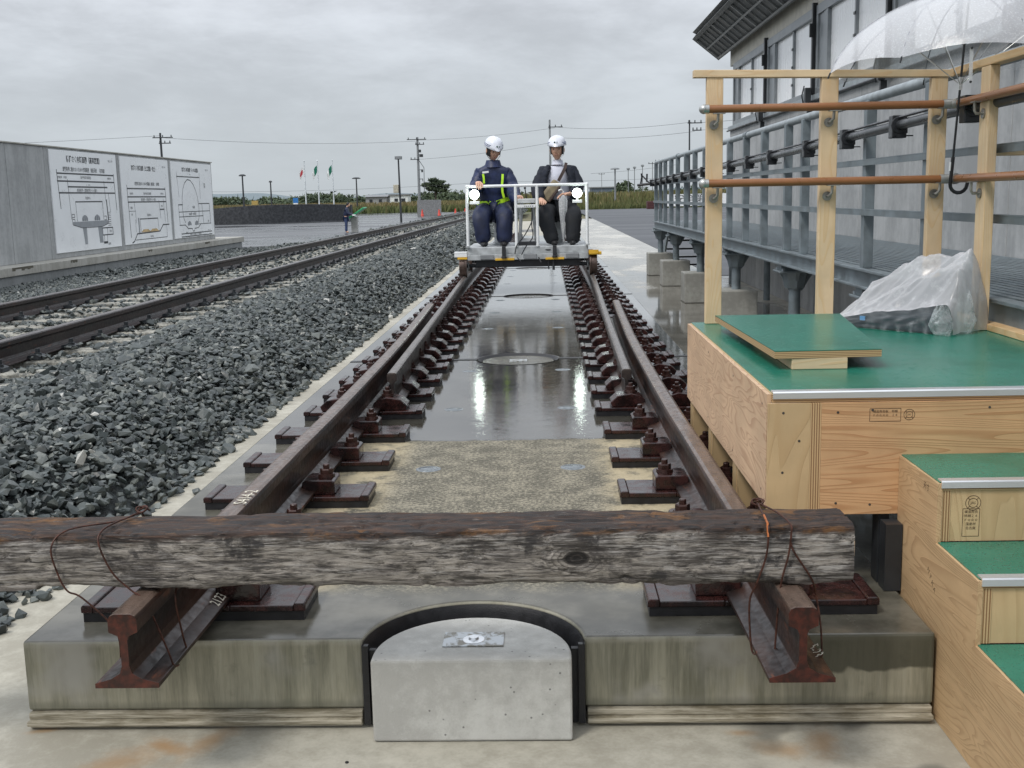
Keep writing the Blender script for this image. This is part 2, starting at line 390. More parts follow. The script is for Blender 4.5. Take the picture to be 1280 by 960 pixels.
# wet apron: pale concrete with sheets of standing water
m = MT('wet_apron', (.3, .3, .3), .3); c = m.world(); s_ = m.sep(c); a = m.noise(m.map(c, (1, .35, 1)), .8, 4, .6); b = m.noise(c, 14, 5, .6); d = m.noise(c, 3, 5)
wet = m.rng(a, .36, .52); farp = m.rng(s_[1], 15, 24); wet = m.math('MULTIPLY', wet, m.math('SUBTRACT', 1.0, m.math('MULTIPLY', farp, .55)))
dryc = m.mixc(m.rng(m.math('ADD', m.math('MULTIPLY', b, .5), m.math('MULTIPLY', d, .5)), .4, .6), (.40, .385, .34), (.56, .545, .49))
wc = m.mixc(m.rng(d, .35, .65), (.125, .118, .10), (.20, .19, .165)); m.color(m.mixc(wet, dryc, wc)); m.rough(m.rng(wet, 0, 1, .38, .055, False)); m.bump(m.math('MULTIPLY', b, m.math('SUBTRACT', 1.0, wet)), .003, .5)
apron_m = m.m
m = MT('wet_asphalt', (.05, .05, .055), .3); c = m.world(); a = m.noise(m.map(c, (.35, 1, 1)), .22, 4, .6); b = m.noise(c, 60, 3, .7); d = m.noise(m.map(c, (.12, 1, 1)), .35, 4)
m.color(m.mixc(m.rng(d, .35, .65), (.035, .038, .042), (.075, .078, .085))); m.rough(m.rng(a, .40, .6, .10, .40)); m.bump(b, .004, .3); asphalt_m = m.m
m = MT('yard_asphalt', (.05, .05, .055), .4); c = m.world(); d = m.noise(m.map(c, (.12, 1, 1)), .35, 4); m.color(m.mixc(m.rng(d, .35, .65), (.038, .042, .050), (.062, .067, .076))); m.rough(m.rng(d, .3, .7, .45, .7)); m.bump(m.noise(c, 40, 3), .004, .4); yard_m = m.m
m = MT('soil', (.09, .085, .05), .9); c = m.world(); a = m.noise(c, .07, 6, .65); m.color(m.mixc(m.rng(a, .35, .65), (.075, .085, .035), (.15, .125, .065))); soil_m = m.m
# wall concrete with board marks and joints
def wallmat(name, base, dark, ylen=.9):
    m = MT(name, base, .75); c = m.world(); a = m.noise(c, 1.3, 6, .65); b = m.noise(c, 15, 5, .6); st = m.noise(m.map(c, (1, 2.6, .22)), 1.7, 5, .7)
    f = m.math('ADD', m.math('MULTIPLY', a, .4), m.math('ADD', m.math('MULTIPLY', st, .4), m.math('MULTIPLY', b, .2)))
    col = m.mixc(m.rng(f, .40, .60), dark, base); m.color(m.mixc(m.math('MULTIPLY', m.rng(st, .58, .72), .4), col, tuple(q*.55 for q in dark))); m.bump(b, .004, .5); return m.m
wall_m = wallmat('shed_wall_concrete', (.43, .44, .445), (.30, .31, .315))
lwall_m = wallmat('board_wall_concrete', (.42, .43, .43), (.30, .31, .31))
ledge_m = wallmat('ledge_concrete', (.46, .45, .41), (.33, .32, .28))
footing_m = wallmat('footing_concrete', (.27, .285, .285), (.20, .21, .21))
# ---------------------------------------------------------------- ground, track bed, aprons
def gz(x, y):
    """ground height: track formation stands about half a metre above the plaza on the left"""
    t = min(1, max(0, (-7.3-x)/1.6)); t = t*t*(3-2*t)
    u = min(1, max(0, (y-66)/30)); u = u*u*(3-2*u)
    if x > 2: u *= min(1, max(0, (y-95)/40))
    return -.29 - .41*max(t, u)
def grid_sheet(name, xs, ys, dz, mat):
    V = [(x, y, gz(x, y)+dz) for y in ys for x in xs]; n = len(xs)
    F = [(j*n+i, j*n+i+1, (j+1)*n+i+1, (j+1)*n+i) for j in range(len(ys)-1) for i in range(n-1)]
    mb = MB(); mb.add(V, F); return struct(mb.build(name, mat, smooth=True))
def fr(a, b, s): return list(np.arange(a, b+1e-6, s))
grid_sheet('ground', [-2500, -900, -300, -100, -50]+fr(-30, 20, .8)+[30, 60, 150, 500, 2500], [-60, -20, -8]+fr(-4, 130, 2)+[140, 170, 220, 400, 900, 2500, 4000], 0, soil_m)
grid_sheet('plaza', [-120, -60, -40]+fr(-30, -7.6, .8), fr(10, 150, 2), .012, asphalt_m)
grid_sheet('yard', fr(2.9, 60, 3), fr(15.4, 152, 2), .084, yard_m)
b = MB(); b.box(-1.95, 1.19, -1.6, 60, -.5, -.235); struct(b.build('roadbed', bed_m, bevel=.008))
b = MB(); b.box(1.195, 3.14, -3, 15.4, -.5, -.21).box(1.195, 3.02, 15.405, 24, -.5, -.21).box(1.195, 3.02, 24.01, 34, -.5, -.21).box(1.195, 3.02, 34.01, 62, -.5, -.21)
struct(b.build('apron', apron_m))
# ---------------------------------------------------------------- track slabs
def arc(cx, cy, r, a0, a1, n): return [(cx+r*math.cos(a0+(a1-a0)*k/n), cy+r*math.sin(a0+(a1-a0)*k/n)) for k in range(n+1)]
RN = .285
def slab(i, y0, y1, label):
    t = thing('track_slab', label, 'track slab', (0, y0, 0), 'concrete track slabs in a row')
    near = arc(0, y0-.02, RN, R(176) if 0 else math.pi-math.asin(.02/RN), math.asin(.02/RN), 28)
    near = [(x, max(y, y0)) for x, y in near]
    far = arc(0, y1+.02, RN, 2*math.pi-math.asin(.02/RN), math.pi+math.asin(.02/RN), 28)
    far = [(x, min(y, y1)) for x, y in far]
    poly = [(-1.17, y0)]+near+[(1.17, y0), (1.17, y1)]+far+[(-1.17, y1)]
    mb = MB(); mb.prism(poly, 'z', -.19, 0); mb.build('slab_body', slab_m, t, bevel=.007)
    mo = MB()
    for x0, x1 in ((-1.165, -.29), (.29, 1.165)):
        for k, (za, zb, pr) in enumerate(((-.2335, -.222, .012), (-.222, -.209, .028), (-.209, -.1915, .012))): mo.box(x0, x1, y0-pr, y0+.2, za, zb)
    for sx in (-1, 1): mo.box(sx*1.16-.02, sx*1.16+.02, y0+.2, y1, -.2335, -.1915)
    mo.build('filler_strip', filler_m, t, bevel=.003)
    for sx in (-1, 1):
        for yy in np.arange(y0+1.82, y1-.3, 1.33):
            d = MB(); d.lathe([(0, .0035), (.032, .0035), (.036, .002), (.038, .0008), (.052, .0008), (.054, -.002)], (sx*.3, yy, 0), 20); d.build('lifting_plug', plug_m, t, smooth=True)
    return t
m = MT('plug_grey', (.20, .235, .26), .2); c = m.co(); n_ = m.noise(c, 60, 3); m.color(m.mixc(m.rng(n_, .3, .7), (.09, .105, .115), (.17, .195, .21))); plug_m = m.m
m = MT('filler_mortar', (.36, .33, .25), .6); c = m.co(rnd=False); n_ = m.noise(m.map(c, (2, 2, 30)), 3, 5, .7); n3 = m.noise(c, 5, 4)
m.color(m.mixc(m.rng(n_, .35, .65), (.19, .165, .11), (.47, .43, .34))); m.bump(n_, .006, .6); filler_m = m.m
SL = ['nearest concrete track slab, dry mossy strip in front of its sheet of water', 'second concrete track slab, under the notched rail joints', 'third concrete track slab, just in front of the trolley',
      'fourth concrete track slab, mostly beyond the trolley', 'fifth concrete track slab behind the trolley', 'sixth and farthest concrete track slab behind the trolley']
for i in range(6): slab(i, 5.0*i+(.03 if i else 0), 5.0*i+4.97, SL[i])
wetblock_m = concrete('wet_round_concrete', (.22, .215, .18), (.12, .115, .095), .12, False, 0, 1.3).m
# stoppers between slabs
def stopper(i, y, label):
    t = thing('stopper_block', label, 'concrete block', (0, y, -.235), 'round concrete stoppers between slabs')
    if i == 0:
        poly = [(-.25, y-.10)]+arc(0, y-.06, .25, math.pi, 0, 30)+[(.25, y-.10)]
        mb = MB(); mb.prism(poly, 'z', -.233, -.018); mb.build('block', block_m, t, bevel=.006)
        q = MB(); q.box(-.078, .078, y-.018, y+.075, -.0178, -.0145); pl = q.build('metal_plate', plate_m, t, bevel=.001)
        q = MB(); q.lathe([(0, .006), (.012, .006), (.014, .0), (.028, -.001), (.03, -.0035)], (0, y+.024, -.0125), 16); q.build('centre_pin', alu, pl, smooth=True)
    else:
        mb = MB(); mb.lathe([(0, 0), (.245, 0), (.25, -.004), (.25, -.2)], (0, y, -.012), 40); mb.build('block', wetblock_m, t, smooth=True)
        q = MB(); q.box(-.06, .06, y-.05, y+.05, -.0118, -.0085); q.build('metal_plate', plate_m, t, bevel=.001)
    a0, a1 = (0, math.pi) if i == 0 else (0, 2*math.pi)
    cy = y-.02 if i == 0 else y
    q = MB(); q.lathe([(.270 if i == 0 else .258, -.2), (.270 if i == 0 else .258, -.030 if i == 0 else -.018), (.282, -.008 if i == 0 else .002), (.2835, -.2)], (0, cy, 0), 40, a0, a1)
    if i == 0: 
        for sx in (-1, 1): q.box(min(sx*.268, sx*.2845), max(sx*.268, sx*.2845), y-.0205, y-.006, -.225, -.012); q.box(min(sx*.2505, sx*.2675), max(sx*.2505, sx*.2675), y-.004, y+.012, -.23, -.03)
    q.build('rubber_ring', rubber, t, smooth=True)
    if i:
        for sx in (-1, 1):
            q = MB(); q.box(min(sx*.285, sx*1.168), max(sx*.285, sx*1.168), y-.029, y+.029, -.18, .0025); q.build('joint_seal', rubber, t)
m = MT('weathered_plate', (.42, .45, .47), .4, .4); c = m.co(rnd=False); n_ = m.noise(c, 38, 4, .6); m.color(m.mixc(m.rng(n_, .42, .56), (.20, .19, .16), (.50, .53, .55))); m.bump(n_, .001, .5); plate_m = m.m
for i in range(6):
    stopper(i, 5.0*i, ['pale half-round concrete stopper with a metal plate, in front of the slab', 'round concrete stopper where water begins to mirror the two riders',
      'round concrete stopper under a thin black joint, shortly before the trolley', 'round concrete stopper hidden behind the trolley frame', 'fourth joint stopper, behind the trolley', 'last round concrete stopper, far behind the trolley'][i])
# ---------------------------------------------------------------- rails on the slab track
def rail_profile(hw=.0325, fw=.0725):
    h = [(fw, 0), (fw, .011), (.036, .021), (.014, .034), (.0085, .052), (.0085, .112), (.013, .123), (hw, .132), (hw, .160), (hw*.86, .169), (hw*.55, .1735)]
    return h+[(-x, z) for x, z in reversed(h)]
ZR = .043
def rail(name, label, path, mat, endm=None, hw=.0325, fw=.0725, group='steel rails'):
    x0, y0, z0 = path[0]; t = thing(name, label, 'rail', (x0, y0, z0), group)
    mb = MB(); pr = rail_profile(hw, fw)
    # resample smoothly
    P = []
    for a, b2 in zip(path[:-1], path[1:]):
        k = max(1, int((b2[1]-a[1])/.6)) if b2[1] < 20 else 2
        for j in range(k): P.append(tuple(a[q]+(b2[q]-a[q])*j/k for q in range(3)))
    P.append(path[-1])
    for _ in range(3): P = [P[0]]+[((P[i-1][0]+P[i+1][0])/2 if 0 < i < len(P)-1 else P[i][0], P[i][1], P[i][2]) for i in range(1, len(P)-1)]+[P[-1]]
    mb.sweep(pr, P); o = mb.build('rail_body', mat, t, bevel=.002)
    if endm:
        q = MB(); q.prism([(path[0][0]+a*.995, path[0][2]+b3*.995+.0004) for a, b3 in pr], 'y', y0-.0015, y0-.0003); q.build('cut_end', endm, t)
    return t
for sx, sd in ((1, 'right'), (-1, 'left')):
    rail('stock_rail', f'rusty rail running from under the sleeper beam on the {"timber platform" if sx > 0 else "ballast"} side', [(sx*.75, -.379, ZR), (sx*.742, .3, ZR), (sx*.728, 1.3, ZR), (sx*.72, 2.6, ZR), (sx*.722, 3.8, ZR), (sx*.75, 5.3, ZR), (sx*.80, 6.95, ZR)], rail_m, rust_end_m)
    rail('tongue_rail', f'pale-topped tongue rail carrying the trolley wheel on the {"timber platform" if sx > 0 else "ballast"} side', [(sx*.612, 3.06, ZR), (sx*.635, 4.6, ZR), (sx*.655, 6, ZR), (sx*.695, 8, ZR), (sx*.735, 10, ZR), (sx*.75, 12, ZR), (sx*.75, 30, ZR)], tongue_m, tongue_m, .026, .05)
# chalk numbers on the rails
chalk = plain('chalk_paint', (.62, .58, .48), .8, 0, .3, 120)
def rotm(a, b, c): return Matrix((a, b, c)).transposed()
for o_ in [o for o in bpy.data.objects if o.name.startswith('stock_rail')]:
    sx = 1 if o_.location.x > 0 else -1
    mb = MB()
    if sx < 0:
        merge_text(mb, text_mesh('S414-2', .058, rotm((.0, 1, 0), (-1, 0, 0), (0, 0, 1)), (-.728, .60, ZR+.1752), .0003))
        nf = Vector((.42, 0, .9)).normalized()
        merge_text(mb, text_mesh('2123Y003-02', .04, rotm((0, 1, 0), tuple(nf.cross(Vector((0, 1, 0)))), tuple(nf)), (-.690, .20, ZR+.0185), .0003))
    else:
        nf = Vector((-.42, 0, .9)).normalized()
        merge_text(mb, text_mesh('5-23', .036, rotm((0, -1, 0), tuple(nf.cross(Vector((0, -1, 0)))), tuple(nf)), (.808, -.25, ZR+.0185), .0003))
    mb.build('chalk_number', chalk, o_)['kind'] = 'stuff'
# ---------------------------------------------------------------- rail fastenings
def fastening(kind):
    t = thing('rail_fastening', 'x', 'rail fastening', (0, 0, 0), 'red-brown rail fastenings')
    b = MB(); b.box(-.300, .300, -.094, .094, .0005, .0255); b.build('rubber_pad', rubber, t)
    b = MB(); b.box(-.100, .100, -.098, .098, .0262, .0415)
    for s in (-1, 1):
        b.box(min(s*.1002, s*.272), max(s*.1002, s*.272), -.098, .098, .0262, .0425)
        b.prism([(s*.2722, .0262), (s*.305, .0262), (s*.305, .043), (s*.300, .0485), (s*.277, .0485), (s*.2722, .045)], 'y', -.098, .098)
    b.build('base_plate', fast_m, t, bevel=.003)
    for s in (-1, 1):
        q = MB()
        if kind == 0:
            w_ = .174 if s < 0 else .132; h_ = .096 if s < 0 else .080
            q.prism([(s*.053, .060), (s*.078, .057), (s*.084, .043), (s*w_, .043), (s*w_, h_-.006), (s*(w_-.01), h_), (s*.070, h_), (s*.053, h_-.008)], 'y', -.062, .062)
        else:
            q.prism([(s*.050, .060), (s*.09, .045), (s*.215, .043), (s*.225, .066), (s*.19, .098), (s*.12, .110), (s*.072, .095), (s*.050, .078)], 'y', -.066, .066)
        cl = q.build('clip', fast_m, t, bevel=.004)
        zt = (.0965 if s < 0 else .0805) if kind == 0 else .108
        q = MB(); cx = s*(.118 if kind else .135 if s < 0 else .092); q.lathe([(0, .012), (.03, .012), (.031, .006), (.032, 0)], (cx, 0, zt), 14)
        q.lathe([(0, .032), (.0215, .032), (.024, .028), (.024, .012)], (cx, 0, zt), 6); q.lathe([(0, .048), (.010, .048), (.012, .045), (.012, .03)], (cx, 0, zt), 10)
        q.build('bolt', bolt_m, t)
    return t
bolt_m = plain('bolt_steel', (.04, .017, .014), .35, .2, .4, 40, .001)
fa = fastening(0); fb_ = fastening(1)
ta, tb = snapshot(fa), snapshot(fb_)
ys = [.228+.5525*k for k in range(6)]
y = ys[-1]
while y < 29.3:
    y += .5 if y < 9 else .60
    if abs(y % 5) < .14: y += .16
    elif abs(y % 5) > 4.86: y -= .14
    ys.append(y)
def railx(y):
    pts = [(0, .744), (1.3, .732), (2.6, .722), (3.2, .70), (4, .68), (6, .705), (8, .715), (10, .74), (12, .75), (99, .75)]
    for (a, p_), (b2, q_) in zip(pts[:-1], pts[1:]):
        if y <= b2: return p_+(q_-p_)*max(0, (y-a))/(b2-a)
for sx, side in ((-1, 'ballast'), (1, 'timber platform')):
    for i, y in enumerate(ys):
        tr = ta if y < 2.95 else tb
        lab = f'{ordn(i)} rail fastening counted from the near rail end, {side} side'
        dup(tr, None, (sx*(.762 if y < 2.95 else .745), y, 0), 0 if sx > 0 else math.pi, lab)
for t_ in (ta, tb):
    for o_ in [c[0] for c in t_[1]]: bpy.data.objects.remove(o_)
    bpy.data.objects.remove(t_[0])
# ---------------------------------------------------------------- ballast
XC = -4.335                                              # centre of the ballasted track
def hb(x, y):
    """height of the ballast surface"""
    x = np.asarray(x, float); y = np.asarray(y, float)
    toe = -1.60-.04*np.sin(y*1.9)-.03*np.sin(y*4.7+1)
    xs = [-14, -9.9, -8.2, -7.0, -6.1, -5.6, -3.25, -3.02, -2.75, -2.35, -2.05, -1.80, -1.6]
    zs = [-.36, -.36, -.32, -.20, -.06, -.012, -.012, .035, .085, .10, .02, -.11, -.25]
    xx = x-(toe+1.6)*np.clip((x+3.05)/1.45, 0, 1)
    return np.interp(xx, xs, zs)+.012*np.sin(x*5+y*1.7)*(x > -3)
def stone_variant(seed, n):
    r = random.Random(seed); bm = bmesh.new()
    for _ in range(n):
        v = Vector((r.gauss(0, 1), r.gauss(0, 1), r.gauss(0, 1))).normalized()*r.uniform(.75, 1.1)
        bm.verts.new((v.x, v.y*r.uniform(.7, .95), v.z*.68))
    g = bmesh.ops.convex_hull(bm, input=bm.verts); bmesh.ops.delete(bm, geom=[e for e in g['geom_interior'] if isinstance(e, bmesh.types.BMVert)], context='VERTS')
    bmesh.ops.triangulate(bm, faces=bm.faces); bm.verts.index_update()
    V = np.array([v.co[:] for v in bm.verts]); F = np.array([[v.index for v in f.verts] for f in bm.faces]); bm.free(); return V, F
m = MT('ballast_stone', (.05, .06, .06), .4); at = N(m.t, 'ShaderNodeAttribute'); at.attribute_name = 'tone'; c = m.world()
n_ = m.noise(c, 60, 4, .6); n3 = m.noise(c, 9, 2)
r_ = N(m.t, 'ShaderNodeValToRGB'); m.t.links.new(at.outputs['Fac'], r_.inputs[0]); cr = r_.color_ramp
for p_, q_ in ((0, (.016, .021, .021)), (.45, (.056, .069, .069)), (.8, (.13, .142, .130)), (.93, (.18, .195, .18)), (1, (.55, .54, .50))):
    e = cr.elements.new(p_) if p_ not in (0, 1) else cr.elements[0 if p_ == 0 else -1]; e.color = (*q_, 1)
m.color(m.mixc(m.rng(n_, .3, .7, .0, .5), r_.outputs[0], m.mixc(m.rng(n3, .55, .7, 0, .8), r_.outputs[0], (.085, .080, .062)))); m.rough(m.rng(n_, .3, .7, .26, .55)); m.bump(n_, .002, .5); stone_m = m.m
m = MT('ballast_bed', (.03, .035, .035), .7); c = m.world(); n_ = m.noise(c, 22, 4, .8); m.color(m.mixc(m.rng(n_, .4, .6), (.012, .015, .016), (.06, .072, .072))); m.bump(n_, .03, 1); bed2_m = m.m
SLEEP0, SLEEPD = 5.24-.58*3, .58
def on_sleeper(x, y):
    k = (y-SLEEP0)/SLEEPD; d = np.abs(k-np.round(k))*SLEEPD
    return (x > XC-1.27) & (x < XC+1.12) & (d < .118) & (y > SLEEP0-.2)
zones = [(-.6, 9, .0265, 1350, 15), (9, 20, .030, 640, 12), (20, 44, .046, 210, 8), (44, 115, .07, 80, 7)]
AV, AF, AC = [], [], []; base = 0
for zi, (ya, yb, rad, dens, npt) in enumerate(zones):
    xl = -9.95 if zi < 2 else -9.95
    nn = int((yb-ya)*(-1.55-xl)*dens); x = rng.uniform(xl, -1.55, nn); y = rng.uniform(ya, yb, nn)
    keep = x > .2-.505*(y+2.9)-.35
    keep &= ~((y > 33.5) & (x < -7.3-rng.uniform(-.2, .25, nn)))
    keep &= ~((x > -10.1) & (x < -9.82) & (y < 36))
    keep &= ~(on_sleeper(x, y) & (rng.random(nn) < .86))
    for xr in (XC-.735, XC+.735): keep &= np.abs(x-xr) > .085
    x, y = x[keep], y[keep]; nn = len(x)
    s = rad*rng.lognormal(0, .26, nn)
    edge = x > -1.72; keep2 = ~edge | (rng.random(nn) < .55); x, y, s = x[keep2], y[keep2], s[keep2]; nn = len(x)
    z = hb(x, y)+rng.uniform(-.3, .55, nn)*s; z = np.maximum(z, -.235+s*.35)*(x > -8)+z*(x <= -8)
    osl = on_sleeper(x, y); z = np.where(osl, .045, z); inside = (x > XC-1.27) & (x < XC+1.27) & ~osl; z = np.where(inside, z-.012, z)
    tone = np.clip(rng.normal(.46, .22, nn), 0, .92); tone = np.where(rng.random(nn) < .012, rng.uniform(.9, 1, nn), tone)
    var = rng.integers(0, 10, nn)
    for k in range(10):
        sel = var == k; q = sel.sum()
        if not q: continue
        V, F = stone_variant(100*zi+k, npt)
        a, b_, g = rng.uniform(0, 6.28, q), rng.normal(0, .45, q), rng.normal(0, .45, q)
        ca, sa, cb, sb, cg, sg = np.cos(a), np.sin(a), np.cos(b_), np.sin(b_), np.cos(g), np.sin(g)
        Rm = np.empty((q, 3, 3))
        Rm[:, 0, 0] = ca*cb; Rm[:, 0, 1] = ca*sb*sg-sa*cg; Rm[:, 0, 2] = ca*sb*cg+sa*sg
        Rm[:, 1, 0] = sa*cb; Rm[:, 1, 1] = sa*sb*sg+ca*cg; Rm[:, 1, 2] = sa*sb*cg-ca*sg
        Rm[:, 2, 0] = -sb; Rm[:, 2, 1] = cb*sg; Rm[:, 2, 2] = cb*cg
        st_ = rng.uniform(.7, 1.35, (q, 3)); st_[:, 2] *= .85
        P = (V[None]*st_[:, None, :])*s[sel][:, None, None]
        P = np.einsum('qij,qvj->qvi', Rm, P)+np.stack([x[sel], y[sel], z[sel]], -1)[:, None, :]
        AV.append(P.reshape(-1, 3)); AF.append((F[None]+base+np.arange(q)[:, None, None]*len(V)).reshape(-1, 3)); AC.append(np.repeat(tone[sel], len(V))); base += q*len(V)
me = mesh_np('ballast', np.concatenate(AV), np.concatenate(AF), stone_m, np.concatenate(AC))
print('ballast tris', len(me.polygons))
stuff(link('ballast', me), 'loose dark grey crushed stone heaped along the ballasted track', 'ballast')
xs = np.concatenate([np.arange(-9.9, -5.7, .3), [-5.6], np.arange(-5.3, -3, .5), np.arange(-3.05, -1.5, .1)]); yss = np.concatenate([np.arange(-1.5, 30, .5), np.arange(30, 116, 3)])
V = [(x, y, float(hb(x, y))-.03) for y in yss for x in xs]; n = len(xs); mb = MB()
for j in range(len(yss)-1):
    for i in range(n-1):
        if yss[j] > 35 and xs[i] < -7.3: continue
        mb.f.append((j*n+i, j*n+i+1, (j+1)*n+i+1, (j+1)*n+i)); mb.mi.append(0)
mb.v = V; struct(mb.build('ballast_bed', bed2_m, smooth=True))
# ---------------------------------------------------------------- ballasted track: sleepers and rails
m = MT('sleeper_concrete', (.36, .35, .31), .7); c = m.co(); a = m.noise(c, 6, 5, .65); b_ = m.noise(c, 60, 4); f = m.math('ADD', m.math('MULTIPLY', a, .6), m.math('MULTIPLY', b_, .4))
m.color(m.mixc(m.rng(f, .4, .6), (.13, .128, .11), (.37, .36, .315))); m.bump(b_, .004, .6); sleeper_m = m.m
def sleeper():
    t = thing('concrete_sleeper', 'x', 'sleeper', (XC, 0, 0), 'concrete sleepers under the ballasted track')
    b = MB(); b.prism([(-.13, -.16), (.13, -.16), (.105, .012), (.09, .022), (-.09, .022), (-.105, .012)], 'x', XC-1.25, XC+1.25); b.build('sleeper_body', sleeper_m, t)
    for rx in (XC-.735, XC+.735):
        q = MB(); q.box(rx-.09, rx+.09, -.08, .08, .0225, .0262); q.build('rail_pad', rubber, t)
        for s in (-1, 1):
            q = MB(); q.prism([(rx+s*.062, .040), (rx+s*.10, .026), (rx+s*.165, .026), (rx+s*.16, .05), (rx+s*.115, .066), (rx+s*.066, .058)], 'y', -.055, .055)
            q.lathe([(0, .05), (.018, .05), (.018, .02), (.028, .018), (.028, 0)], (rx+s*.12, 0, .055), 6)
            q.build('rail_clip', clip_m, t)
    return t
clip_m = plain('track_clip', (.035, .04, .045), .45, .3, .3, 30)
sl_ = sleeper(); ts = snapshot(sl_); far = (sl_, [c for c in ts[1] if c[0].name.startswith('sleeper_body')])
for k in range(180):
    y = SLEEP0+SLEEPD*k
    if y > 112: break
    dup(ts if y < 36 else far, None, (XC, y, 0), 0, f'{ordn(k)} concrete sleeper from the near end of the ballasted track' if k < 99 else f'far concrete sleeper toward the traffic cones, {ordn(k-99)} past the ninety-ninth from the near end')
for c in ts[1]: bpy.data.objects.remove(c[0])
bpy.data.objects.remove(sl_)
ZL = .0265
for x, lab in ((XC-.735, 'brown rail of the ballasted track on the side of the diagram wall'), (XC+.735, 'brown rail of the ballasted track on the side of the stone heap')):
    rail('ballast_track_rail', lab, [(x, 2.2, ZL), (x, 40, ZL), (x, 90, ZL-.1), (x, 135, ZL-.3)], rail_left_m, None, group='rails of the ballasted track')
mk = MB(); xr = XC-.735
for y_ in (15.05, 15.22): mk.box(xr+.0088, xr+.0102, y_, y_+.035, ZL+.055, ZL+.115)
mk.build('rust_mark', rust_end_m, [o for o in bpy.data.objects if o.name == 'ballast_track_rail'][0])
# ---------------------------------------------------------------- wall with the three diagrams
WX = -10.5
t = thing('concrete_wall', 'long grey board-marked concrete wall carrying three white diagrams', 'wall', (WX, 20, -.02))
YS = [11.5, 13.6, 15.7, 17.75, 19.8, 21.55, 25.7, 29.6, 33.83]
for a, b_ in zip(YS[:-1], YS[1:]):
    q = MB(); q.box(WX-.3, WX, a+.006, b_-.006, -.02, 2.39); q.build('wall_panel', lwall_m, t, bevel=.012)
q = MB(); q.box(WX-.33, WX+.03, 11.5, 33.86, 2.3905, 2.42); q.build('coping', ledge_m, t, bevel=.004)
b = MB(); b.box(WX-.6, WX+.5, 11, 35.45, -.19, -.0205); t2 = thing('wall_ledge', 'pale concrete ledge running along the foot of the diagram wall', 'ledge', (WX, 20, -.5)); b.build('ledge_top', ledge_m, t2, bevel=.01)
b = MB(); b.box(WX-.6, WX+.46, 11, 35.3, -.75, -.1905); b.build('ledge_footing', footing_m, t2)
b = MB(); r2 = random.Random(3)
for k in range(5):
    y0 = (13.2, 18.6, 21.3, 26.1, 31)[k]; L = (.6, .9, .35, .3, .5)[k]
    for j in range(7): b.box(WX+.5001, WX+.5025, y0+L*j/7, y0+L*(j+1)/7, -.05-r2.random()*.05, -.028)
b.build('dark_stain', plain('ledge_stain', (.10, .09, .065), .7), t2)
board_m = plain('white_board', (.86, .88, .89), .35, 0, .03, 2)
ink = plain('black_print', (.045, .05, .055), .5, 0, .1); greyink = plain('grey_print', (.30, .32, .34), .5, 0, .1); orangeink = plain('ochre_print', (.55, .40, .20), .5)
YZ = rotm((0, 1, 0), (0, 0, 1), (1, 0, 0))
def board(y0, y1, z0, z1, label, draw):
    t = thing('diagram_board', label, 'sign board', (WX+.02, y0, z0), 'white diagram boards on the wall')
    b = MB(); b.box(WX+.002, WX+.03, y0, y1, z0, z1); b.build('board', board_m, t, bevel=.003)
    K, G, O, TX = MB(), MB(), MB(), MB(); Wd, Hd = y1-y0, z1-z0; x = WX+.0305
    P = lambda u, v: (y0+u*Wd, z1-v*Hd)
    def line(pts, w=.010, mb=K):
        w *= 1.3
        for (u0, v0), (u1, v1) in zip(pts[:-1], pts[1:]):
            a = Vector(P(u0, v0)); c_ = Vector(P(u1, v1)); d = c_-a
            if d.length < 1e-6: continue
            n = Vector((-d.y, d.x)).normalized()*w; e = d.normalized()*w*.5; a -= e; c_ += e
            mb.prism([(a+n)[:], (c_+n)[:], (c_-n)[:], (a-n)[:]], 'x', x, x+.0012)
    def poly(pts, mb=G): mb.prism([P(*p) for p in pts], 'x', x, x+.0008)
    def text(s, u, v, size, sx=1.0, align='CENTER', off=0):
        py, pz = P(u, v); merge_text(TX, text_mesh(s, size, YZ, (x+.0014, py, pz), 0, 1, sx, align, off))
    draw(line, poly, text, G, O)
    K.build('diagram_lines', ink, t)['kind'] = 'stuff'; TX.build('lettering', ink, t)['kind'] = 'stuff'
    if G.v: G.build('grey_tint', greyink, t)
    if O.v: O.build('ochre_tint', orangeink, t)
    return t
def trainpair(line, poly, us, v, G):
    for u in us:
        poly([(u-.045, v), (u+.045, v), (u+.045, v-.025), (u+.03, v-.045), (u+.01, v-.06), (u-.01, v-.06), (u-.03, v-.045), (u-.045, v-.025)])
        for d in (-.03, 0, .03): line([(u+d, v), (u+d, v-.045)], .008)
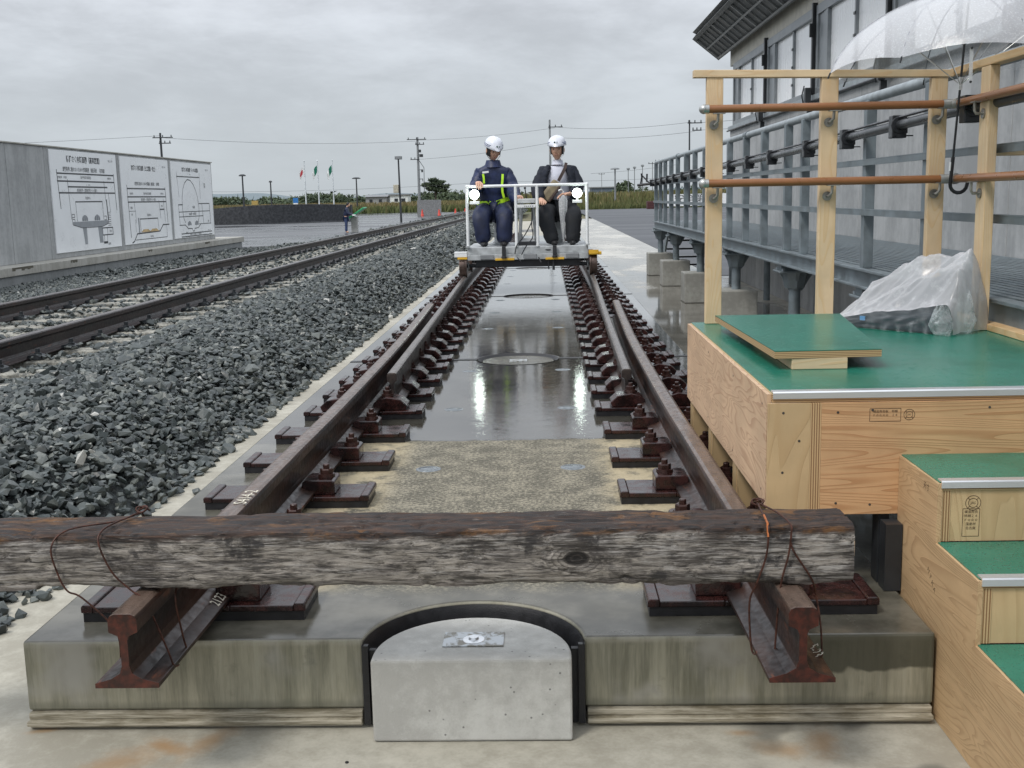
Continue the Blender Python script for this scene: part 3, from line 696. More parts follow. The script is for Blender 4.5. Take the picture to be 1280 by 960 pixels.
def d1(line, poly, text, G, O):
    text('防護さく内断面図（高架区間）', .49, .085, .155, .93, off=.004); text('平成三〇年', .90, .075, .06)
    text('建築限界に触れないための作業範囲　施設系統　（在来線）', .49, .185, .115, .80, off=.001)
    for v, a, b_ in ((.225, .08, .94), (.30, .08, .94), (.355, .22, .82), (.415, .09, .94)): line([(a, v), (b_, v)], .013)
    line([(.08, .19), (.10, .57)]); line([(.94, .21), (.955, .60)]); line([(.22, .28), (.235, .68)], .006); line([(.77, .29), (.78, .50)], .006); line([(.83, .42), (.845, .62)], .006)
    text('危険区域　き電線', .15, .265, .06); text('保守作業可能範囲', .49, .262, .075); text('危険区域', .86, .262, .06)
    text('３．８ｍ', .52, .335, .06); text('２．６', .15, .395, .05); text('車両限界・建築限界からの離れ', .50, .392, .085)
    text('軌道中心', .50, .470, .075); line([(.31, .505), (.72, .505)], .011); line([(.31, .50), (.315, .70)], .006); line([(.72, .50), (.725, .70)], .006)
    line([(.79, .49), (.80, .70)], .02)
    poly([(.25, .705), (.80, .705), (.80, .735), (.69, .765), (.38, .765), (.25, .735)]); poly([(.385, .765), (.445, .765), (.445, .94), (.405, .94)]); poly([(.62, .765), (.69, .765), (.69, .94), (.635, .94)])
    line([(.245, .73), (.245, .63), (.28, .63), (.28, .66), (.245, .66)], .006); line([(.28, .70), (.28, .68), (.25, .68)], .006); line([(.735, .66), (.77, .66), (.77, .70), (.735, .70)], .006)
    line([(.25, .735), (.38, .77), (.69, .77), (.81, .735)], .006); trainpair(line, poly, (.43, .62), .70, G)
    line([(.69, .785), (.86, .785), (.86, .86), (.69, .86), (.69, .785)], .010); line([(.77, .785), (.77, .86)], .007)
    for k in range(8): line([(.79, .62+k*.02), (.84, .62+k*.02)], .005)
    line([(.71, .86), (.71, .95), (.76, .95), (.76, .86)], .006); text('受台', .82, .825, .07); text('基礎杭', .79, .96, .06); line([(.70, .94), (.755, .94)], .02)
def d2(line, poly, text, G, O):
    text('防護さく内断面図（土工区間・切土）', .47, .125, .14, .80, off=.004); text('平成三〇年', .90, .09, .06)
    text('建築限界に触れないための作業範囲　施設系統　（在来線）', .52, .305, .10, .72, off=.001)
    for v in (.36, .455, .515): line([(.10, v), (.90, v)], .013)
    line([(.10, .32), (.115, .92)]); line([(.90, .34), (.915, .78)]); line([(.22, .52), (.24, .76)], .006); line([(.74, .5), (.76, .72)], .006); line([(.84, .48), (.86, .76)], .006)
    text('危険区域', .18, .42, .06); text('保守作業可能範囲', .5, .42, .075); text('危険区域', .82, .42, .06); text('車両限界・建築限界からの離れ', .52, .49, .085)
    text('側溝', .16, .585, .07); text('法肩', .16, .66, .06); line([(.11, .62), (.24, .62)], .005); line([(.75, .61), (.85, .61)], .014); text('標識', .80, .57, .06)
    text('軌道中心', .51, .675, .075); line([(.31, .715), (.69, .715)], .011); line([(.31, .71), (.32, .87)], .007); line([(.69, .71), (.70, .87)], .006)
    poly([(.27, .70), (.295, .70), (.30, .88), (.275, .90)])
    line([(.13, .985), (.17, .97), (.24, .885), (.72, .875), (.80, .80), (.94, .80)], .013)
    for u in (.42, .60): O.prism([(p[0], p[1]) for p in ((ya(u-.10), zb(.868)), (ya(u+.10), zb(.868)), (ya(u+.05), zb(.835)), (ya(u-.05), zb(.835)))], 'x', WX+.0308, WX+.0318)
    line([(.20, 1.005-.05), (.88, .955)], .007); line([(.88, .80), (.88, .955)], .005); text('施工基面', .54, .93, .06); line([(.22, .72), (.22, .86)], .005)
def ya(u): return 25.84+u*(29.50-25.84)
def zb(v): return 2.335-v*(2.335-.10)
def d3(line, poly, text, G, O):
    text('防護さく内断面図（トンネル区間）', .46, .10, .13, .78, off=.004); text('平成三〇年', .88, .085, .06)
    line([(.12, .19), (.68, .19)], .012); text('５．９ｍ', .42, .155, .07); line([(.12, .13), (.15, .46)], .006); line([(.68, .13), (.67, .48)], .006)
    A = [(.22+.0, .92), (.20, .80), (.19, .60), (.20, .45), (.24, .33), (.30, .255), (.37, .225), (.44, .235), (.51, .275), (.58, .36), (.62, .45), (.65, .62), (.64, .80)]
    A = [(.26, .80), (.22, .72), (.21, .58), (.22, .46), (.25, .35), (.30, .27), (.37, .225), (.44, .235), (.51, .29), (.56, .37), (.60, .47), (.62, .60), (.61, .72), (.58, .80)]
    line(A, .010)
    line([(.12, .56), (.22, .56)], .012); line([(.12, .56), (.13, .82)], .008); line([(.62, .55), (.90, .55), (.91, .83)], .011); line([(.70, .56), (.72, .82)], .009)
    for v, a, b_ in ((.655, .12, .90), (.72, .12, .72), (.83, .12, .26), (.83, .60, .92)): line([(a, v), (b_, v)], .009)
    text('車両限界・建築限界', .45, .69, .08); text('き電線', .48, .60, .09); text('歩廊', .85, .80, .07); trainpair(line, poly, (.36, .54), .84, G)
    line([(.25, .83), (.32, .88), (.42, .885), (.43, .92), (.47, .92), (.48, .885), (.57, .88), (.64, .83)], .010)
    line([(.15, .945), (.93, .945)], .012); line([(.15, .985), (.93, .985)], .012); text('注意事項　列車が接近したときは待避する', .5, .966, .06); text('排水溝', .28, .935, .05); text('単位：ｍｍ', .86, .925, .05); text('換気\n設備', .80, .30, .08)
board(21.75, 25.58, .10, 2.345, 'white board with the viaduct cross-section on two piers, nearest on the wall', d1)
board(25.84, 29.50, .11, 2.335, 'middle white board with the cutting cross-section and ochre ballast beds', d2)
board(29.74, 33.66, .12, 2.325, 'white board with the arched tunnel cross-section at the wall end', d3)
# ---------------------------------------------------------------- far left: plaza, black wall, flags, lectern, person
m = MT('black_stone', (.04, .045, .05), .6); c = m.world(); n_ = m.noise(c, 5, 5, .7); m.color(m.mixc(m.rng(n_, .35, .7), (.018, .02, .024), (.06, .064, .072))); m.bump(n_, .05, .8); bstone_m = m.m
t = thing('black_stone_wall', 'low curved black stone wall with an arched top across the wet plaza', 'wall', (-24, 98, -.7))
pts = []
for k in range(25):
    u = k/24; x = -33.5+u*16; y = 97.5-5.5*math.sin(math.pi*(u*.9+.08))+u*1.0+3
    h = .75+.90*math.sin(math.pi*min(1, u*.62+.06))-.1*u; pts.append((x, y, h))
for k in range(24):
    (x0, y0, h0), (x1, y1, h1) = pts[k], pts[k+1]
    q = MB(); q.add([(x0,y0,-.75),(x1,y1,-.75),(x1,y1+.5,-.75),(x0,y0+.5,-.75),(x0,y0,-.7+h0),(x1,y1,-.7+h1),(x1,y1+.5,-.7+h1),(x0,y0+.5,-.7+h0)], [(0,3,2,1),(4,5,6,7),(0,1,5,4),(1,2,6,5),(2,3,7,6),(3,0,4,7)])
    q.build('stone_panel', bstone_m, t, bevel=.01)
pole_m = plain('white_pole', (.62, .66, .68), .4); flag_red = plain('red_flag', (.45, .035, .05), .7); flag_w = plain('white_flag', (.7, .72, .72), .7); flag_g = plain('green_flag', (.01, .16, .10), .7)
for x, lab, mats in ((-22.45, 'white flagpole with a limp red and white flag', (flag_w, flag_red)), (-21.2, 'white flagpole with a limp green and white flag, middle of three', (flag_w, flag_g)), (-19.8, 'white flagpole with a small dark green flag, nearest the lamp post', (flag_w, flag_g))):
    t = thing('flagpole', lab, 'flagpole', (x, 105, -.7), 'flagpoles behind the black wall')
    q = MB(); q.tube([(x, 105, -.7), (x, 105, 4.82)], [.075, .045], 10); q.ball((x, 105, 4.86), .07, 8, 6); q.build('pole', pole_m, t, smooth=True)
    q = MB(); nx, nz = 8, 8
    vs = [(x-.06-.062*i*(1-.03*j), 105+.06*math.sin(i*1.5+j*.5), 4.45-.085*j-.05*i-.02*i*i*.3) for j in range(nz+1) for i in range(nx+1)]
    fs = [(j*(nx+1)+i, j*(nx+1)+i+1, (j+1)*(nx+1)+i+1, (j+1)*(nx+1)+i) for j in range(nz) for i in range(nx)]
    q.add(vs, fs); lim = (lambda i, j: (i-4)**2+(j-4)**2 < 7) if mats[1] is flag_red else (lambda i, j: i < 5)
    q.mi = [1 if lim(i, j) else 0 for j in range(nz) for i in range(nx)]
    q.build('flag', list(mats), t, smooth=True)
green_m = plain('green_board', (.02, .36, .13), .35, 0, .1)
t = thing('lectern_sign', 'sloping green information lectern on a grey post on the plaza', 'sign', (-10.75, 62.4, -.7))
q = MB(); q.box(-10.92, -10.58, 62.2, 62.6, -.7, .18); q.build('post', block_m, t, bevel=.01)
q = MB(); q.obox((-10.66, 62.3, .32), (1.35, 1.1, .07), Matrix.Rotation(R(-33), 3, 'Y')); q.build('board', green_m, t, bevel=.005)
q = MB(); q.obox((-10.675, 62.25, .362), (1.1, .85, .006), Matrix.Rotation(R(-33), 3, 'Y')); q.build('printed_sheet', plain('sheet_print', (.35, .5, .42), .4, 0, .4, 12), t)
# poles
dark_pole = plain('dark_pole', (.05, .055, .06), .5, .3, .2); conc_pole = plain('concrete_pole', (.22, .235, .245), .7, 0, .2)
t = thing('lamp_post', 'dark lamp post with a pale box halfway up, left of the trolley', 'lamp post', (-11.2, 87.2, -.7))
q = MB(); q.tube([(-11.2, 87.2, -.7), (-11.25, 87.2, 4.3)], [.09, .06], 10); q.build('pole', dark_pole, t, smooth=True)
q = MB(); q.box(-11.5, -10.98, 86.9, 87.5, 4.2, 4.45); q.build('lamp_head', conc_pole, t, bevel=.02)
q = MB(); q.box(-11.7, -11.3, 86.95, 87.25, 1.6, 2.25); q.build('control_box', plain('cream_box', (.45, .42, .33), .5), t, bevel=.02)
def upole(x, y, z0, h, label, arms, gear=False, r=.14, group='utility poles in the distance', mat=None):
    t = thing('utility_pole', label, 'utility pole', (x, y, z0), group)
    q = MB(); q.tube([(x, y, z0), (x, y, z0+h)], [r, r*.7], 8); q.build('pole', mat or conc_pole, t, smooth=True)
    for za, w, dx in arms:
        q = MB(); q.box(x-w/2+dx, x+w/2+dx, y-.22, y-.12, z0+h-za-.05, z0+h-za+.05)
        for k in (-1, 0, 1): q.lathe([(0, .22), (.05, .22), (.06, 0)], (x+dx+k*w*.42, y-.17, z0+h-za+.05), 6)
        q.build('cross_arm', dark_pole, t)
    if gear:
        for k, (dz, dx, w) in enumerate(((2.2, .45, .5), (1.6, .3, .3), (4.2, .5, .25), (5.4, .55, .1))):
            q = MB(); q.lathe([(0, .4), (w*.5, .36), (w*.5, 0), (0, 0)], (x+dx, y-.1, z0+h-dz-.4), 8); q.box(x, x+dx, y-.13, y-.07, z0+h-dz-.12, z0+h-dz-.04); q.build('transformer', dark_pole, t)
        q = MB(); q.tube([(x+.1, y, z0+h-3), (x+.75, y, z0+h-4), (x+.7, y, z0+h-7), (x+.1, y, z0+h-8.6)], .04, 5); q.build('drop_cable', dark_pole, t)
    return t
upole(-16.6, 150, -.7, 9.9, 'tall grey utility pole with transformers, right of the lamp post', [(.3, 2.6, -.1), (.95, 1.2, .3), (2.9, 1.2, -.4)], True, .2)
upole(-41.0, 120, -.7, 9.4, 'dark utility pole rising behind the diagram wall', [(.5, 2.2, .3), (1.1, 1.3, .5)], False, .16, mat=dark_pole)
upole(.96, 140, -.7, 11.1, 'utility pole standing behind the rider in the white shirt', [(.9, 1.8, .7)], False, .16)
upole(14.4, 110, -.3, 8.4, 'thin utility pole rising behind the steel walkway', [(.3, 1.4, .5), (1.0, .9, .7)], False, .1, mat=dark_pole)
for x, y, h, lab in ((15.3, 300, 7.5, 'far pole right of the long dark shed'), (15.0, 200, 6.4, 'far thin pole left of the walkway tip, shortest of three'), (16.1, 200, 6.6, 'far thin pole left of the walkway tip, middle of three'), (17.5, 200, 6.9, 'far thin pole left of the walkway tip, tallest of three'), (20.2, 210, 7.6, 'far pole behind the corner of the walkway'), (23.4, 230, 8.6, 'far pole seen over the walkway rail'), (27, 230, 9.3, 'farthest pole seen over the walkway rail')):
    upole(x, y, -.7, h, lab, [(.3, 1.6 if y > 205 else .5, 0)], False, .09, mat=conc_pole)
def far_lamp(x, y, h, label, w=1.1):
    t = thing('lamp_mast', label, 'lamp post', (x, y, -.7), 'distant lamp masts')
    q = MB(); q.tube([(x, y, -.7), (x, y, -.7+h)], [.14, .09], 8); q.build('pole', dark_pole if x < 0 else conc_pole, t, smooth=True)
    q = MB(); q.lathe([(0, .25), (w*.3, .22), (w*.5, .1), (w*.5, 0), (0, -.02)], (x, y, -.7+h), 10); q.build('lamp_head', dark_pole if x < 0 else conc_pole, t)
far_lamp(-37.7, 140, 5.1, 'dark lamp mast beyond the end of the diagram wall', .9)
far_lamp(-28.3, 170, 5.0, 'lamp mast with a flat disc head between flags and lamp post', 1.3)
far_lamp(9.6, 150, 5.1, 'pale lamp mast beside the long dark shed', 1.2)
far_lamp(-39.0, 160, 4.6, 'short dark mast above the yellow box', .5)
# cones, hoarding, small boxes
cone_m = plain('cone_red', (.55, .045, .025), .5)
for x, y, lab in ((-12.85, 118.2, 'red traffic cone at the foot of the grey hoarding, toward the lamp post'), (-10.82, 115.7, 'red traffic cone at the end of the grey hoarding, toward the trolley'), (-9.4, 119.3, 'smaller looking red traffic cone beside the rails'), (-8.5, 121.5, 'red traffic cone closest to the trolley, beyond the rails')):
    t = thing('traffic_cone', lab, 'traffic cone', (x, y, -.7), 'red traffic cones by the far end of the track')
    q = MB(); q.lathe([(.19, .03), (.16, .06), (.05, .68), (0, .70)], (x, y, -.7), 12); q.build('cone', cone_m, t, smooth=True)
    q = MB(); q.box(x-.22, x+.22, y-.22, y+.22, -.7, -.665); q.build('base', rubber, t)
t = thing('grey_hoarding', 'flat grey hoarding panel standing behind two traffic cones', 'hoarding', (-12.5, 122.5, -.7))
q = MB(); q.box(-13.85, -11.2, 122.4, 122.5, -.7, .98); q.build('panel', plain('hoarding_grey', (.20, .205, .21), .7), t)
for x in (-13.8, -12.5, -11.3): q = MB(); q.tube([(x, 122.6, -.7), (x, 122.6, .95)], .04, 6); q.build('support', conc_pole, t)
# ---------------------------------------------------------------- fields, scrub, distant buildings
m = MT('meadow_grass', (.1, .1, .05), .8); at = N(m.t, 'ShaderNodeAttribute'); at.attribute_name = 'tone'
r_ = N(m.t, 'ShaderNodeValToRGB'); m.t.links.new(at.outputs['Fac'], r_.inputs[0]); cr = r_.color_ramp
for p_, q_ in ((0, (.05, .075, .022)), (.4, (.10, .115, .035)), (.7, (.17, .145, .06)), (1, (.25, .19, .10))):
    e = cr.elements.new(p_) if p_ not in (0, 1) else cr.elements[0 if p_ == 0 else -1]; e.color = (*q_, 1)
m.color(r_.outputs[0]); grass_m = m.m
def blades(name, n, sampler, w, label):
    P, H, tone = sampler(n); n = len(P); a = rng.uniform(0, math.pi, n)
    dx = np.stack([np.cos(a), np.sin(a), np.zeros(n)], -1)*w[0]*H[:, None]*rng.uniform(.6, 1.3, (n, 1))
    lean = np.stack([rng.normal(0, .18, n), rng.normal(0, .18, n), np.ones(n)], -1)*H[:, None]
    V = np.stack([P-dx, P+dx, P+lean*.6+dx*.9, P+lean], 1).reshape(-1, 3); i = np.arange(n)*4
    F = np.concatenate([np.stack([i, i+1, i+2], -1), np.stack([i, i+2, i+3], -1)])
    tn = np.repeat(tone, 4)+np.tile([-.1, -.1, .02, .08], n)
    return stuff(link(name, mesh_np(name, V, F, grass_m, np.clip(tn, 0, 1))), label, 'grass')
def field_l(n):
    y = rng.uniform(150, 330, n)**1.0; y = 148+((y-150)/180)**1.6*190; x = rng.uniform(-.62, .02, n)*(y+3)
    H = rng.uniform(.7, 1.5, n)*np.where(y < 175, .75, 1.0)
    t_ = .62+.25*np.sin(x*.05+y*.03)*np.sin(x*.017)+rng.normal(0, .12, n)-np.where(y < 165, .35, 0)
    return np.stack([x, y, np.full(n, -.72)], -1), H, t_
blades('meadow', 42000, field_l, (.16,), 'rough tan and green meadow beyond the plaza')
def field_r(n):
    y = 132+rng.uniform(0, 1, n)**1.7*130; x = rng.uniform(-.02, .30, n)*(y+3)
    H = rng.uniform(.9, 2.0, n)*np.clip((y-128)/25, .45, 1.25); t_ = .38+.28*np.clip((y-140)/30, -1, 1)*rng.random(n)+rng.normal(0, .12, n)
    g = np.array([gz(a, b) for a, b in zip(x, y)])
    return np.stack([x, y, g-.02], -1), H, t_
blades('reed_bank', 30000, field_r, (.10,), 'tall green and yellow grass bank behind the asphalt yard')
m = MT('leaf_green', (.05, .08, .03), .7); at = N(m.t, 'ShaderNodeAttribute'); at.attribute_name = 'tone'
m.color(m.mixc(at.outputs['Fac'], (.022, .042, .026), (.085, .115, .055))); leaf_m = m.m
def clumps(cs, n, size):
    """leaf-sized faces through the volumes cs = [(x,y,z,rx,ry,rz)]"""
    cs = np.array(cs, float); w = cs[:, 3]*cs[:, 5]; k = rng.choice(len(cs), n, p=w/w.sum()); c = cs[k]
    d = rng.normal(0, 1, (n, 3)); d /= np.linalg.norm(d, axis=1)[:, None]; r = rng.uniform(.35, 1, n)**.5
    r *= 1+.22*np.sin(d[:, 0]*5+k)*np.cos(d[:, 2]*6+k*1.3)
    P = c[:, :3]+d*c[:, 3:]*r[:, None]; a = rng.normal(0, 1, (n, 3, 3))*size*rng.uniform(.6, 1.4, (n, 1, 1))
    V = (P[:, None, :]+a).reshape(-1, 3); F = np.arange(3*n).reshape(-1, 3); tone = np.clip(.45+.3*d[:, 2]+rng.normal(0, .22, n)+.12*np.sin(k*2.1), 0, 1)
    return V, F, np.repeat(tone, 3)
cs = []
for k in range(150):
    y = random.uniform(330, 430); x = (-.60+.62*k/149)*y+random.uniform(-3, 3); s = 1+.5*math.sin(k*.37)*math.sin(k*.11+1)
    hh = (3.9 if k < 45 else 3.0)*s*random.uniform(.65, 1.1); hh = min(hh, 5.4); cs.append((x, y, -.7+hh*.42, random.uniform(3.5, 7), 4, hh*.62))
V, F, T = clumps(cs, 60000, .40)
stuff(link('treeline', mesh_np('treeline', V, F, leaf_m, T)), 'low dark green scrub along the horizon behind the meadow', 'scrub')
cs = [(x, 235+random.uniform(-6, 6), .2, 3.2, 3, random.uniform(1.3, 2.4)) for x in np.arange(14.5, 75, 1.9)]
V, F, T = clumps(cs, 16000, .26); stuff(link('scrub', mesh_np('scrub', V, F, leaf_m, T)), 'green scrub on the bank behind the walkway', 'scrub')
def tree(name, label, x, y, z0, tr, crown, n, size, r=.25):
    t = thing(name, label, 'tree', (x, y, z0)); q = MB(); q.tube(tr, [r, r*.8, r*.5][:len(tr)], 7)
    for c in crown[::2]: q.tube([tr[-2], Vector(c[:3])], [r*.4, r*.1], 5)
    q.build('trunk', bark_m, t, smooth=True); V, F, T = clumps(crown, n, size); me = mesh_np('crown', V, F, leaf_m, T); put('crown', me, leaf_m, t, False)
bark_m = plain('bark', (.05, .04, .03), .9)
tree('pine_tree', 'lone dark pine with a flat layered crown right of the utility pole', -27, 280, -.7, [(-27, 280, -.7), (-26.8, 280, 1.8), (-27.1, 280, 4.3)],
     [(-27.6, 280, 3.6, 1.7, 1.3, .55), (-25.8, 280.3, 3.2, 1.8, 1.4, .5), (-26.9, 280, 4.7, 1.9, 1.5, .55), (-24.6, 280, 4.1, 1.3, 1, .4), (-29.2, 280, 4.5, 1.2, 1, .45), (-27.3, 280, 5.6, 1.3, 1.1, .5), (-25.6, 280, 5.1, 1.2, 1, .4)], 5200, .16)
tree('round_tree', 'bushy round tree beside the long dark shed', 17.6, 250, -.7, [(17.6, 250, -.7), (17.6, 250, 1), (17.6, 250, 2)], [(17.6, 250, 1.6, 2.3, 2, 2.0), (16.2, 250, .8, 1.8, 1.6, 1.4), (19, 250, .9, 1.9, 1.6, 1.5), (18, 250, 3.0, 1.2, 1.2, .9)], 4200, .2)
def block_house(name, label, x0, x1, y, z0, z1, dep, wallm, roofm, wins=(), cat='building', flat=True, rh=.8):
    t = thing(name, label, cat, ((x0+x1)/2, y, z0)); q = MB(); q.box(x0, x1, y, y+dep, z0, z1); q.build('wall', wallm, t)
    q = MB()
    if flat: q.box(x0-.3, x1+.3, y-.3, y+dep+.3, z1+.002, z1+.3)
    else: q.prism([(y-.4, z1+.002), (y+dep+.4, z1+.002), (y+dep/2, z1+rh)], 'x', x0-.3, x1+.3)
    q.build('roof', roofm, t)
    for wx, wz, ww, wh in wins: q = MB(); q.box(wx, wx+ww, y-.06, y-.01, wz, wz+wh); q.build('window', winm, t)
winm = plain('dark_window', (.03, .035, .04), .2); shed_blue = plain('shed_blue_grey', (.10, .13, .17), .6); pale_wall = plain('pale_render', (.62, .64, .63), .7); grey_roof = plain('grey_roof', (.20, .21, .22), .6)
block_house('long_shed', 'long low blue-grey shed on the horizon beside a lamp mast', 12.6, 19.2, 300, -.7, 2.9, 14, shed_blue, grey_roof, [(13.4+1.2*k, 1.2, .7, .6) for k in range(5)])
block_house('low_shed', 'low pale roofed shed in front of the long shed', 11.0, 14.6, 260, -.7, 1.1, 8, pale_wall, plain('pale_roof', (.36, .40, .40), .6), [(11.6, -.2, .5, .6)], flat=False, rh=.5)
block_house('white_house', 'small white flat house beyond the meadow near the utility pole', -35.5, -31.4, 260, -.7, 2.0, 6, plain('white_render', (.72, .75, .74), .7), grey_roof, [(-34.5, .6, .8, .7), (-32.9, .4, .9, .9)])
block_house('grey_house', 'low grey house left of the small white one', -41.5, -36.6, 262, -.7, 1.8, 6, plain('grey_render', (.28, .29, .29), .7), grey_roof, [(-40.6, .5, .7, .7), (-38.4, .5, .7, .7)], flat=False, rh=.5)
t = thing('red_rack', 'red framed rack in the trees beyond the wall end', 'rack', (-60, 200, -.7)); q = MB()
for x in (-63.2, -60.8): q.box(x-.1, x+.1, 200, 200.2, -.7, 4.3)
q.build('upright', conc_pole, t); q = MB(); q.box(-63.4, -60.6, 199.9, 200.3, 4.3, 4.55); q.build('red_top', cone_m, t)
t = thing('blue_sign', 'small blue and white sign above the black stone wall', 'sign', (-26.7, 120, -.7)); q = MB(); q.tube([(-26.7, 120, -.7), (-26.7, 120, 1)], .04, 6); q.build('post', conc_pole, t)
q = MB(); q.box(-27.0, -26.45, 119.93, 119.98, .95, 1.5); q.build('blue_panel', plain('sign_blue', (.03, .17, .45), .5), t); q = MB(); q.box(-26.98, -26.5, 119.93, 119.98, .72, .948); q.build('white_panel', white_pt, t)
t = thing('yellow_box', 'small ochre box on legs in the meadow behind the black wall', 'box', (-39, 150, -.7)); q = MB(); q.box(-39.3, -38.5, 150, 150.5, .8, 1.35); q.build('box_body', plain('ochre', (.42, .30, .09), .6), t); q = MB()
for x in (-39.2, -38.6): q.tube([(x, 150.2, -.7), (x, 150.2, .8)], .03, 5)
q.build('leg', conc_pole, t)
t = thing('red_crate', 'dark red crate at the edge of the asphalt yard', 'crate', (10.2, 104, -.3)); q = MB(); q.box(9.75, 11.2, 104, 105, -.3, .42); q.build('crate_body', plain('maroon', (.07, .02, .022), .6), t, bevel=.03)
for z in (-.15, .03, .21): q = MB(); q.box(9.78, 11.17, 103.97, 103.998, z, z+.10); q.build('slat', plain('maroon_slat', (.09, .028, .03), .6) if z == -.15 else MATS['maroon_slat'], t)
# white banner fence seen through the walkway, with lettering
t = thing('banner_fence', 'long white banner fence with blurred black letters beyond the yard', 'banner', (18, 118, -.3))
q = MB(); q.box(12.9, 30, 118, 118.05, -.25, 1.0); q.build('banner', white_pt, t); q = MB(); merge_text(q, text_mesh('安全第一　立入禁止　安全第一', 1.0, rotm((1, 0, 0), (0, 0, 1), (0, -1, 0)), (21.5, 117.985, .45), 0, 1, 1.1)); q.build('lettering', ink, t)['kind'] = 'stuff'
for x in range(13, 30, 2): q = MB(); q.tube([(x, 118.15, -.3), (x, 118.15, 1.1)], .04, 5); q.build('post', conc_pole, t)
# hills far off
m = MT('hazed_hill', (.16, .20, .22), .9); hill_m = m.m  # bluish grey carries the distance haze in the base colour
for nm, x0, x1, y, pk in (('hills', -1500, -150, 2600, 36), ('hills', 40, 1100, 2700, 34)):
    q = MB(); n = 60; vs = []
    for k in range(n+1):
        x = x0+(x1-x0)*k/n; h = pk*(.55+.3*math.sin(k*.21+x0)+.15*math.sin(k*.53))*math.sin(math.pi*k/n)**.5
        vs += [(x, y-120, -2), (x, y, h), (x, y+200, -2)]
    q.add(vs, [(3*k+j, 3*k+3+j, 3*k+4+j, 3*k+1+j) for k in range(n) for j in (0, 1)]); struct(q.build(nm, hill_m, smooth=True))
# overhead wires
wires = [((-41, 119.9, 8.4), (-140, 110, 9)), ((-41, 120, 8.2), (-16.6, 150, 8.7)), ((-16.6, 150, 8.8), (1.6, 140, 9.4)), ((-16.6, 150, 6.3), (.96, 140, 7.6)), ((1.6, 140, 9.5), (14.6, 110, 7.9)), ((1, 140, 8.3), (14.9, 110, 7.0)),
         ((-90, 240, 4.2), (-10, 240, 4.4)), ((-10, 240, 4.4), (40, 240, 5.0)), ((14.9, 110, 7.8), (45, 60, 9)), ((14.9, 110, 7.1), (45, 62, 8)), ((-140, 240, 3.9), (-90, 240, 4.2)), ((9.6, 230, 5.4), (27, 230, 6.8))]
for i, (a, b_) in enumerate(wires):
    a, b_ = Vector(a), Vector(b_); L = (b_-a).length; pts = [a.lerp(b_, k/14)-Vector((0, 0, .012*L*4*(k/14)*(1-k/14))) for k in range(15)]
    q = MB(); q.tube(pts, .015 if a.y < 200 else .022, 4)
    tag(q.build('overhead_wire', dark_pole), ['wire leaving the dark pole behind the wall', 'wire from the dark pole to the pole with transformers', 'upper wire between transformer pole and the pole behind the riders', 'lower wire between transformer pole and the pole behind the riders',
        'upper wire from the pole behind the riders to the walkway pole', 'lower wire from the pole behind the riders to the walkway pole', 'long low wire over the meadow behind the flagpoles', 'low far wire behind the trolley',
        'upper wire running off over the shed roof', 'lower wire running off over the shed roof', 'far end of the low meadow wire', 'wire between the far poles by the walkway tip'][i], 'wire', 'overhead wires')
grey_block = concrete('footing_block_concrete', (.37, .37, .34), (.26, .258, .235), .65, False, .3, 1).m
pipe_m = plain('pipe_black', (.045, .05, .055), .3, .2, .2, 12)
alu_d = plain('satin_metal', (.45, .46, .45), .35, .7, .15, 20); bracket_m = plain('bracket_metal', (.30, .29, .265), .4, .6, .2, 30)
# clear films: mostly transparent, whitish where seen edge-on, with drops
def film(name, alpha, tint, rough, drops, dr=.30):
    m = MT(name, tint, rough); t = m.t; c = m.co(rnd=False); lw = N(t, 'ShaderNodeLayerWeight'); lw.inputs[0].default_value = .35
    n = m.noise(c, drops, 4, .7); fac = m.math('ADD', m.math('ADD', alpha, m.math('MULTIPLY', lw.outputs['Facing'], .36)), m.rng(n, .50, .68, 0, dr), clamp=True)
    tr = N(t, 'ShaderNodeBsdfTransparent'); mx_ = N(t, 'ShaderNodeMixShader'); o = t.nodes['Material Output']
    t.links.new(fac, mx_.inputs[0]); t.links.new(tr.outputs[0], mx_.inputs[1]); t.links.new(m.b.outputs[0], mx_.inputs[2]); t.links.new(mx_.outputs[0], o.inputs[0])
    m.bump(n, .001, .5); return m.m
film_m = film('milky_plastic_film', .44, (.66, .67, .70), .22, 14, .16); skirt_m = film('clear_plastic_film', .06, (.62, .66, .68), .10, 20, .10)
vinyl_m = film('clear_vinyl', .30, (.86, .88, .93), .08, 150, .14); tail_m = film('crumpled_clear_film', .16, (.70, .76, .78), .12, 30, .25); vinyl_w = film('milky_vinyl', .45, (.80, .82, .84), .3, 60)
# ---------------------------------------------------------------- train shed on the right
t = thing('train_shed', 'concrete train shed with white glazed doors and a ribbed sloping canopy', 'building', (3.2, 6, -.21))
BX = 3.10
joints = [-4, -2.3, -.6, 1.1, 2.8, 4.5, 6.2, 7.9, 9.6, 11.3, 13.0, 15.3]
for a, b_ in zip(joints[:-1], joints[1:]):
    q = MB(); q.box(BX, BX+.25, a+.004, b_-.004, -.21, 2.04); q.build('wall_panel', wall_m, t, bevel=.008)
q = MB(); q.box(BX-.03, BX+.3, -4, 15.33, 2.0405, 2.11); q.build('sill', steel_light, t, bevel=.004)
q = MB(); q.box(BX+.0, BX+.3, -4, 15.33, 3.0155, 3.30); q.build('lintel', plain('soffit_beige', (.52, .50, .44), .7, 0, .12), t, bevel=.01)
q = MB(); q.box(BX+.3005, BX+6, 15.0, 15.3, -.21, 3.3); q.box(BX+.3005, BX+.4, -4, 14.99, -.21, 3.3); q.build('end_wall', wall_m, t)
